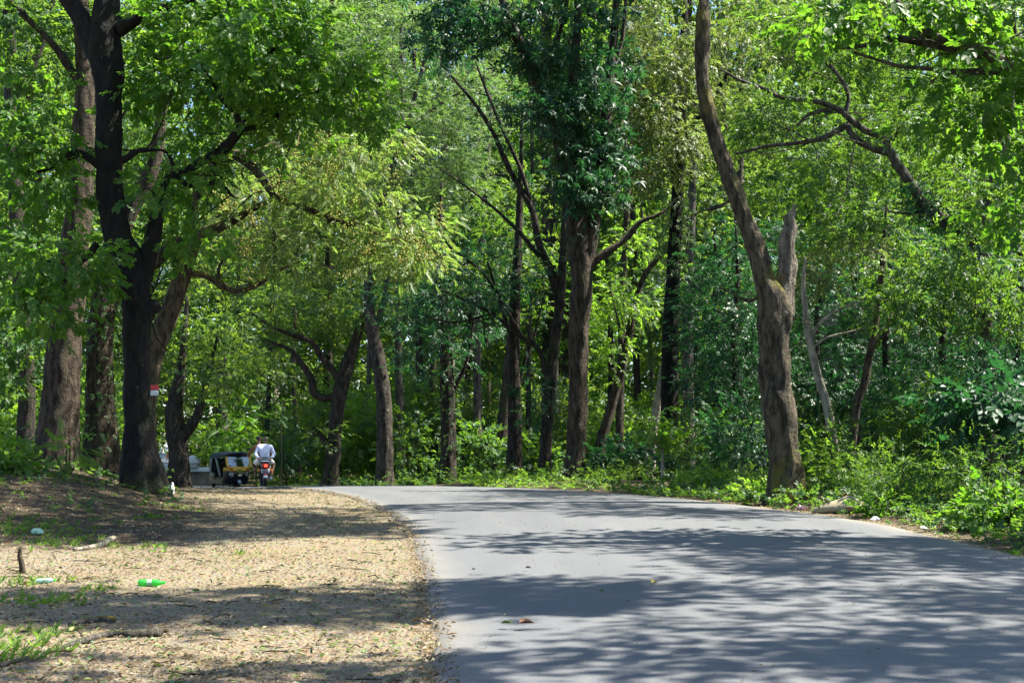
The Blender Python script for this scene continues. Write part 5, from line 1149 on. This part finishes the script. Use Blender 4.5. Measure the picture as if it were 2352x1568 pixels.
c = ground_at(48, 1318); r0 = tuple(c)
q = catmull([(c[0] + .02, c[1], c[2] - .05, .035), (c[0] + .01, c[1], c[2] + .10, .033), (c[0] - .02, c[1], c[2] + .2, .026), (c[0] - .005, c[1], c[2] + .30, .018)], .03)
V, F = tube_np(q, q[:, 3], 12, True, .15, 1.2); o = link('cut_stump', np_mesh('cut_stump', V, F, B_brown, origin=r0)); o.location = r0; tag(o, 'small upright cut stem stub near the left margin', 'stump')
# sack
c = ground_at(1935, 1178); sk_ = empty('sack', (c[0], c[1], c[2] - .02), 'slumped dusty brown sack dumped on the right verge', 'sack', None, -.25)
M_sack = plain('sacking', (.23, .195, .125), .9, 0, .25, 6)
rings = []
for i, (x_, hw, hz, yo) in enumerate(((-.50, .05, .05, 0), (-.44, .13, .10, .01), (-.30, .19, .17, 0), (-.10, .23, .23, .02), (.08, .24, .30, 0), (.20, .22, .30, .02), (.34, .17, .20, .03), (.44, .10, .12, .05), (.50, .03, .05, .06))):
    ring = []
    for k in range(18):
        a_ = 2 * PI * k / 18; w_ = 1 + .09 * math.sin(3 * a_ + i) + .06 * math.sin(7 * a_ + 2.3 * i); zz = math.sin(a_)
        ring.append((x_ + .02 * math.sin(a_ * 2 + i), yo + hw * w_ * math.cos(a_), hz * .45 + hz * .55 * w_ * zz if zz > 0 else hz * .45 * (1 + zz)))
    rings.append(ring)
q = MB(); q.loft(rings); q.build('sack_body', M_sack, sk_)
q = MB(); q.loft([[(.44, .0, .10), (.47, .14, .12), (.45, .10, .02), (.44, -.04, .02)], [(.56, -.03, .10), (.60, .16, .07), (.58, .12, .0), (.56, -.06, .0)], [(.66, -.02, .04), (.68, .12, .03), (.66, .10, .0), (.66, -.04, .0)]]); q.build('sack_mouth', plain('sacking_dark', (.20, .11, .05), .9, 0, .3, 8), sk_)
# heap of dry leaves behind it
c = ground_at(1945, 1165); c = np.array((c[0] + .02, c[1] + .5, float(gz(c[0], c[1] + .5))))
q_ = in_ball(520, .3); p_ = c + q_ * np.array((.36, .28, .24)); p_[:, 2] = np.maximum(p_[:, 2], c[2] + .02)
V, F, r_ = stamp(tl, p_, flat_frames(len(p_), .6), rng.uniform(.06, .13, len(p_))); o = link('leaf_heap', np_mesh('leaf_heap', V, F, M_dead, True, r_, origin=c)); o.location = c
tag(o, 'heap of dry leaves piled behind the slumped sack', 'leaf heap')
# planted sapling with its stake
c = ground_at(1519, 1137) if False else np.array(Pg(1519, 1137, 33)); sap = empty('sapling', c, 'young planted sapling with pale broad leaves at the roadside before the black trunk', 'sapling')
z_ = lambda v: P(1519, v, 33)[2] - c[2]
x_ = lambda u: P(u, 1000, 33)[0] - c[0]
V, F = tube_np(catmull([(0, 0, -.05, .040), (x_(1521), 0, z_(1060), .036), (x_(1523), 0, z_(1020), .032)], .1), .034, 10, True, .06, 2); link('stake', np_mesh('stake', V, F, B_pale), sap)
vs_, fs_, o_ = [], [], 0; ends = []
for u2, v2 in ((1478, 965), (1490, 985), (1508, 960), (1545, 985), (1550, 1005), (1535, 1030), (1470, 1000), (1552, 1022), (1500, 1020)):
    e_ = np.array((x_(u2), rng.uniform(-.2, .2), z_(v2))); s0_ = np.array((x_(1521), .02, z_(1035))); m_ = (s0_ + e_) / 2 + np.array((0, 0, .05))
    V, F = tube_np(catmull([(*s0_, .014), (*m_, .010), (*e_, .005)], .1), .010, 6, False); vs_.append(V); fs_.append(np.where(F >= 0, F + o_, -1)); o_ += len(V); ends.append(e_); ends.append(m_ * .4 + e_ * .6)
link('branches', np_mesh('branches', np.vstack(vs_), np.vstack(fs_), B_pale), sap)
ends = np.array(ends); V, F, r_ = clump_leaves(ends, .12, 6, t_spray(5, .62, .45, True, 1.1, 3), .26, rng.normal(size=ends.shape) * .4 + np.array((0, -.2, .4)), .05)
link('foliage', np_mesh('foliage', V, F, L_yellow, True, r_), sap)
# thin bare pole seedling by the riders
c = np.array(Pg(645, 1100, 52)); r0 = empty('thin_sapling', c, 'bare whip-thin sapling standing just right of the riders', 'sapling')
V, F = tube_np(catmull([(0, 0, -.05, .022), (.02, 0, 1.0, .018), (-.01, 0, 2.2, .013), (.03, 0, 3.2, .006)], .2), .016, 7, True); link('stem', np_mesh('stem', V, F, B_dark), r0)
V, F, r_ = clump_leaves(np.array([(.03, 0, 3.2), (0, 0, 2.7), (.05, 0, 2.9)]), .3, 7, T_spray[0], .3, np.zeros((3, 3)), .1); link('foliage', np_mesh('foliage', V, F, L_mid, True, r_), r0)
# single leaves on the asphalt
def leaf_on_road(u, v, label, L_, cm, rz, up_=.02):
    lo = None
    for d in np.arange(7.5, 40, .02):
        q = P(u, v, d)
        if q[2] <= road_z(q[0], d) + .002: lo = q; break
    lm = leaf_mat('leaf_single', [cm, cm], [cm, cm], .2, .5, .4)
    V_, F_ = leaf_shape(L_, .55, .5, .25, True); V_ = np.array(V_); V2 = V_ + np.array((0, 0, .004))
    F2 = [tuple(f_) for f_ in F_] + [tuple(i + 6 for i in f_[::-1]) for f_ in F_] + [(i, (i + 1) % 6, (i + 1) % 6 + 6, i + 6) for i in range(6)]
    o = link('fallen_leaf', np_mesh('fallen_leaf', np.vstack([V_, V2]), F2, lm, True, np.zeros(len(F2)))); o.location = (lo[0], lo[1], lo[2] + up_); o.rotation_euler = (.15, -.2, rz)
    tag(o, label, 'leaf', 'single leaves on the asphalt')
leaf_on_road(1192, 1440, 'curled brown dead leaf on the near asphalt left of the lane middle', .13, (.16, .07, .03), .4, .03)
leaf_on_road(1176, 1437, 'small green leaf touching the curled brown one on the near asphalt', .09, (.12, .20, .03), 2.8, .02)
leaf_on_road(1497, 1343, 'yellow leaf on the sunlit stripe in the middle of the asphalt', .10, (.52, .42, .05), 1.0)
leaf_on_road(1206, 1308, 'dark speck of a leaf in the sunlit left part of the asphalt', .07, (.05, .03, .02), .2)
leaf_on_road(1090, 1312, 'brownish leaf near the asphalt edge at the start of the shadow', .06, (.10, .06, .03), 2.0)
leaf_on_road(1376, 1362, 'small green leaf on the shaded middle asphalt', .06, (.06, .16, .04), .6)
# litter by the right verge
M_wrap = plain('wrapper_white', (.70, .70, .72), .5); M_wrap2 = plain('wrapper_violet', (.32, .06, .30), .4)
def wrapper(u, v, label, s_, mat, d=None):
    c = ground_at(u, v); q = MB(); rr = random.Random(u)
    q.loft([[(.09 * s_ * math.cos(a_) * k_ * rr.uniform(.7, 1.2), .06 * s_ * math.sin(a_) * k_ * rr.uniform(.7, 1.2), z_ * s_ * rr.uniform(.7, 1.3)) for a_ in np.linspace(0, 2 * PI, 9)[:-1]] for k_, z_ in ((.6, .0), (1, .02), (.8, .05), (.3, .075))])
    o = q.build('wrapper', mat, None, True, 20); o.location = (c[0], c[1], c[2] + .005); tag(o, label, 'litter')
wrapper(1888, 1177, 'white wrapper scrap on the asphalt edge left of the slumped sack', 1.0, M_wrap)
wrapper(1840, 1171, 'violet wrapper scrap below the big furrowed trunk', .9, M_wrap2)
wrapper(2010, 1196, 'crumpled white scrap in the verge right of the slumped sack', .8, M_wrap)
wrapper(2120, 1215, 'small white scrap in the verge below the right bushes', .7, M_wrap)
wrapper(83, 1079, 'x', 1, M_wrap) if False else None
wrapper(85, 1229, 'pale green crumpled scrap on the shaded left bank', 1.1, plain('scrap_green', (.30, .48, .34), .4))
c = np.array(Pg(400, 1104, 31)); q = MB(); q.loft([[(.06 * k_ * math.cos(a_) + .06 * z_, .08 * k_ * math.sin(a_), z_) for a_ in np.linspace(0, 2 * PI, 11)[:-1]] for k_, z_ in ((.7, 0), (1, .05), (.9, .11), (.55, .2), (.25, .26))])
o = q.build('plastic_bag', M_wrap, None, True, 30); o.location = c + np.array((-.05, 0, .0)); tag(o, 'white plastic bag slumped at the right foot of the near-black trunk', 'bag')
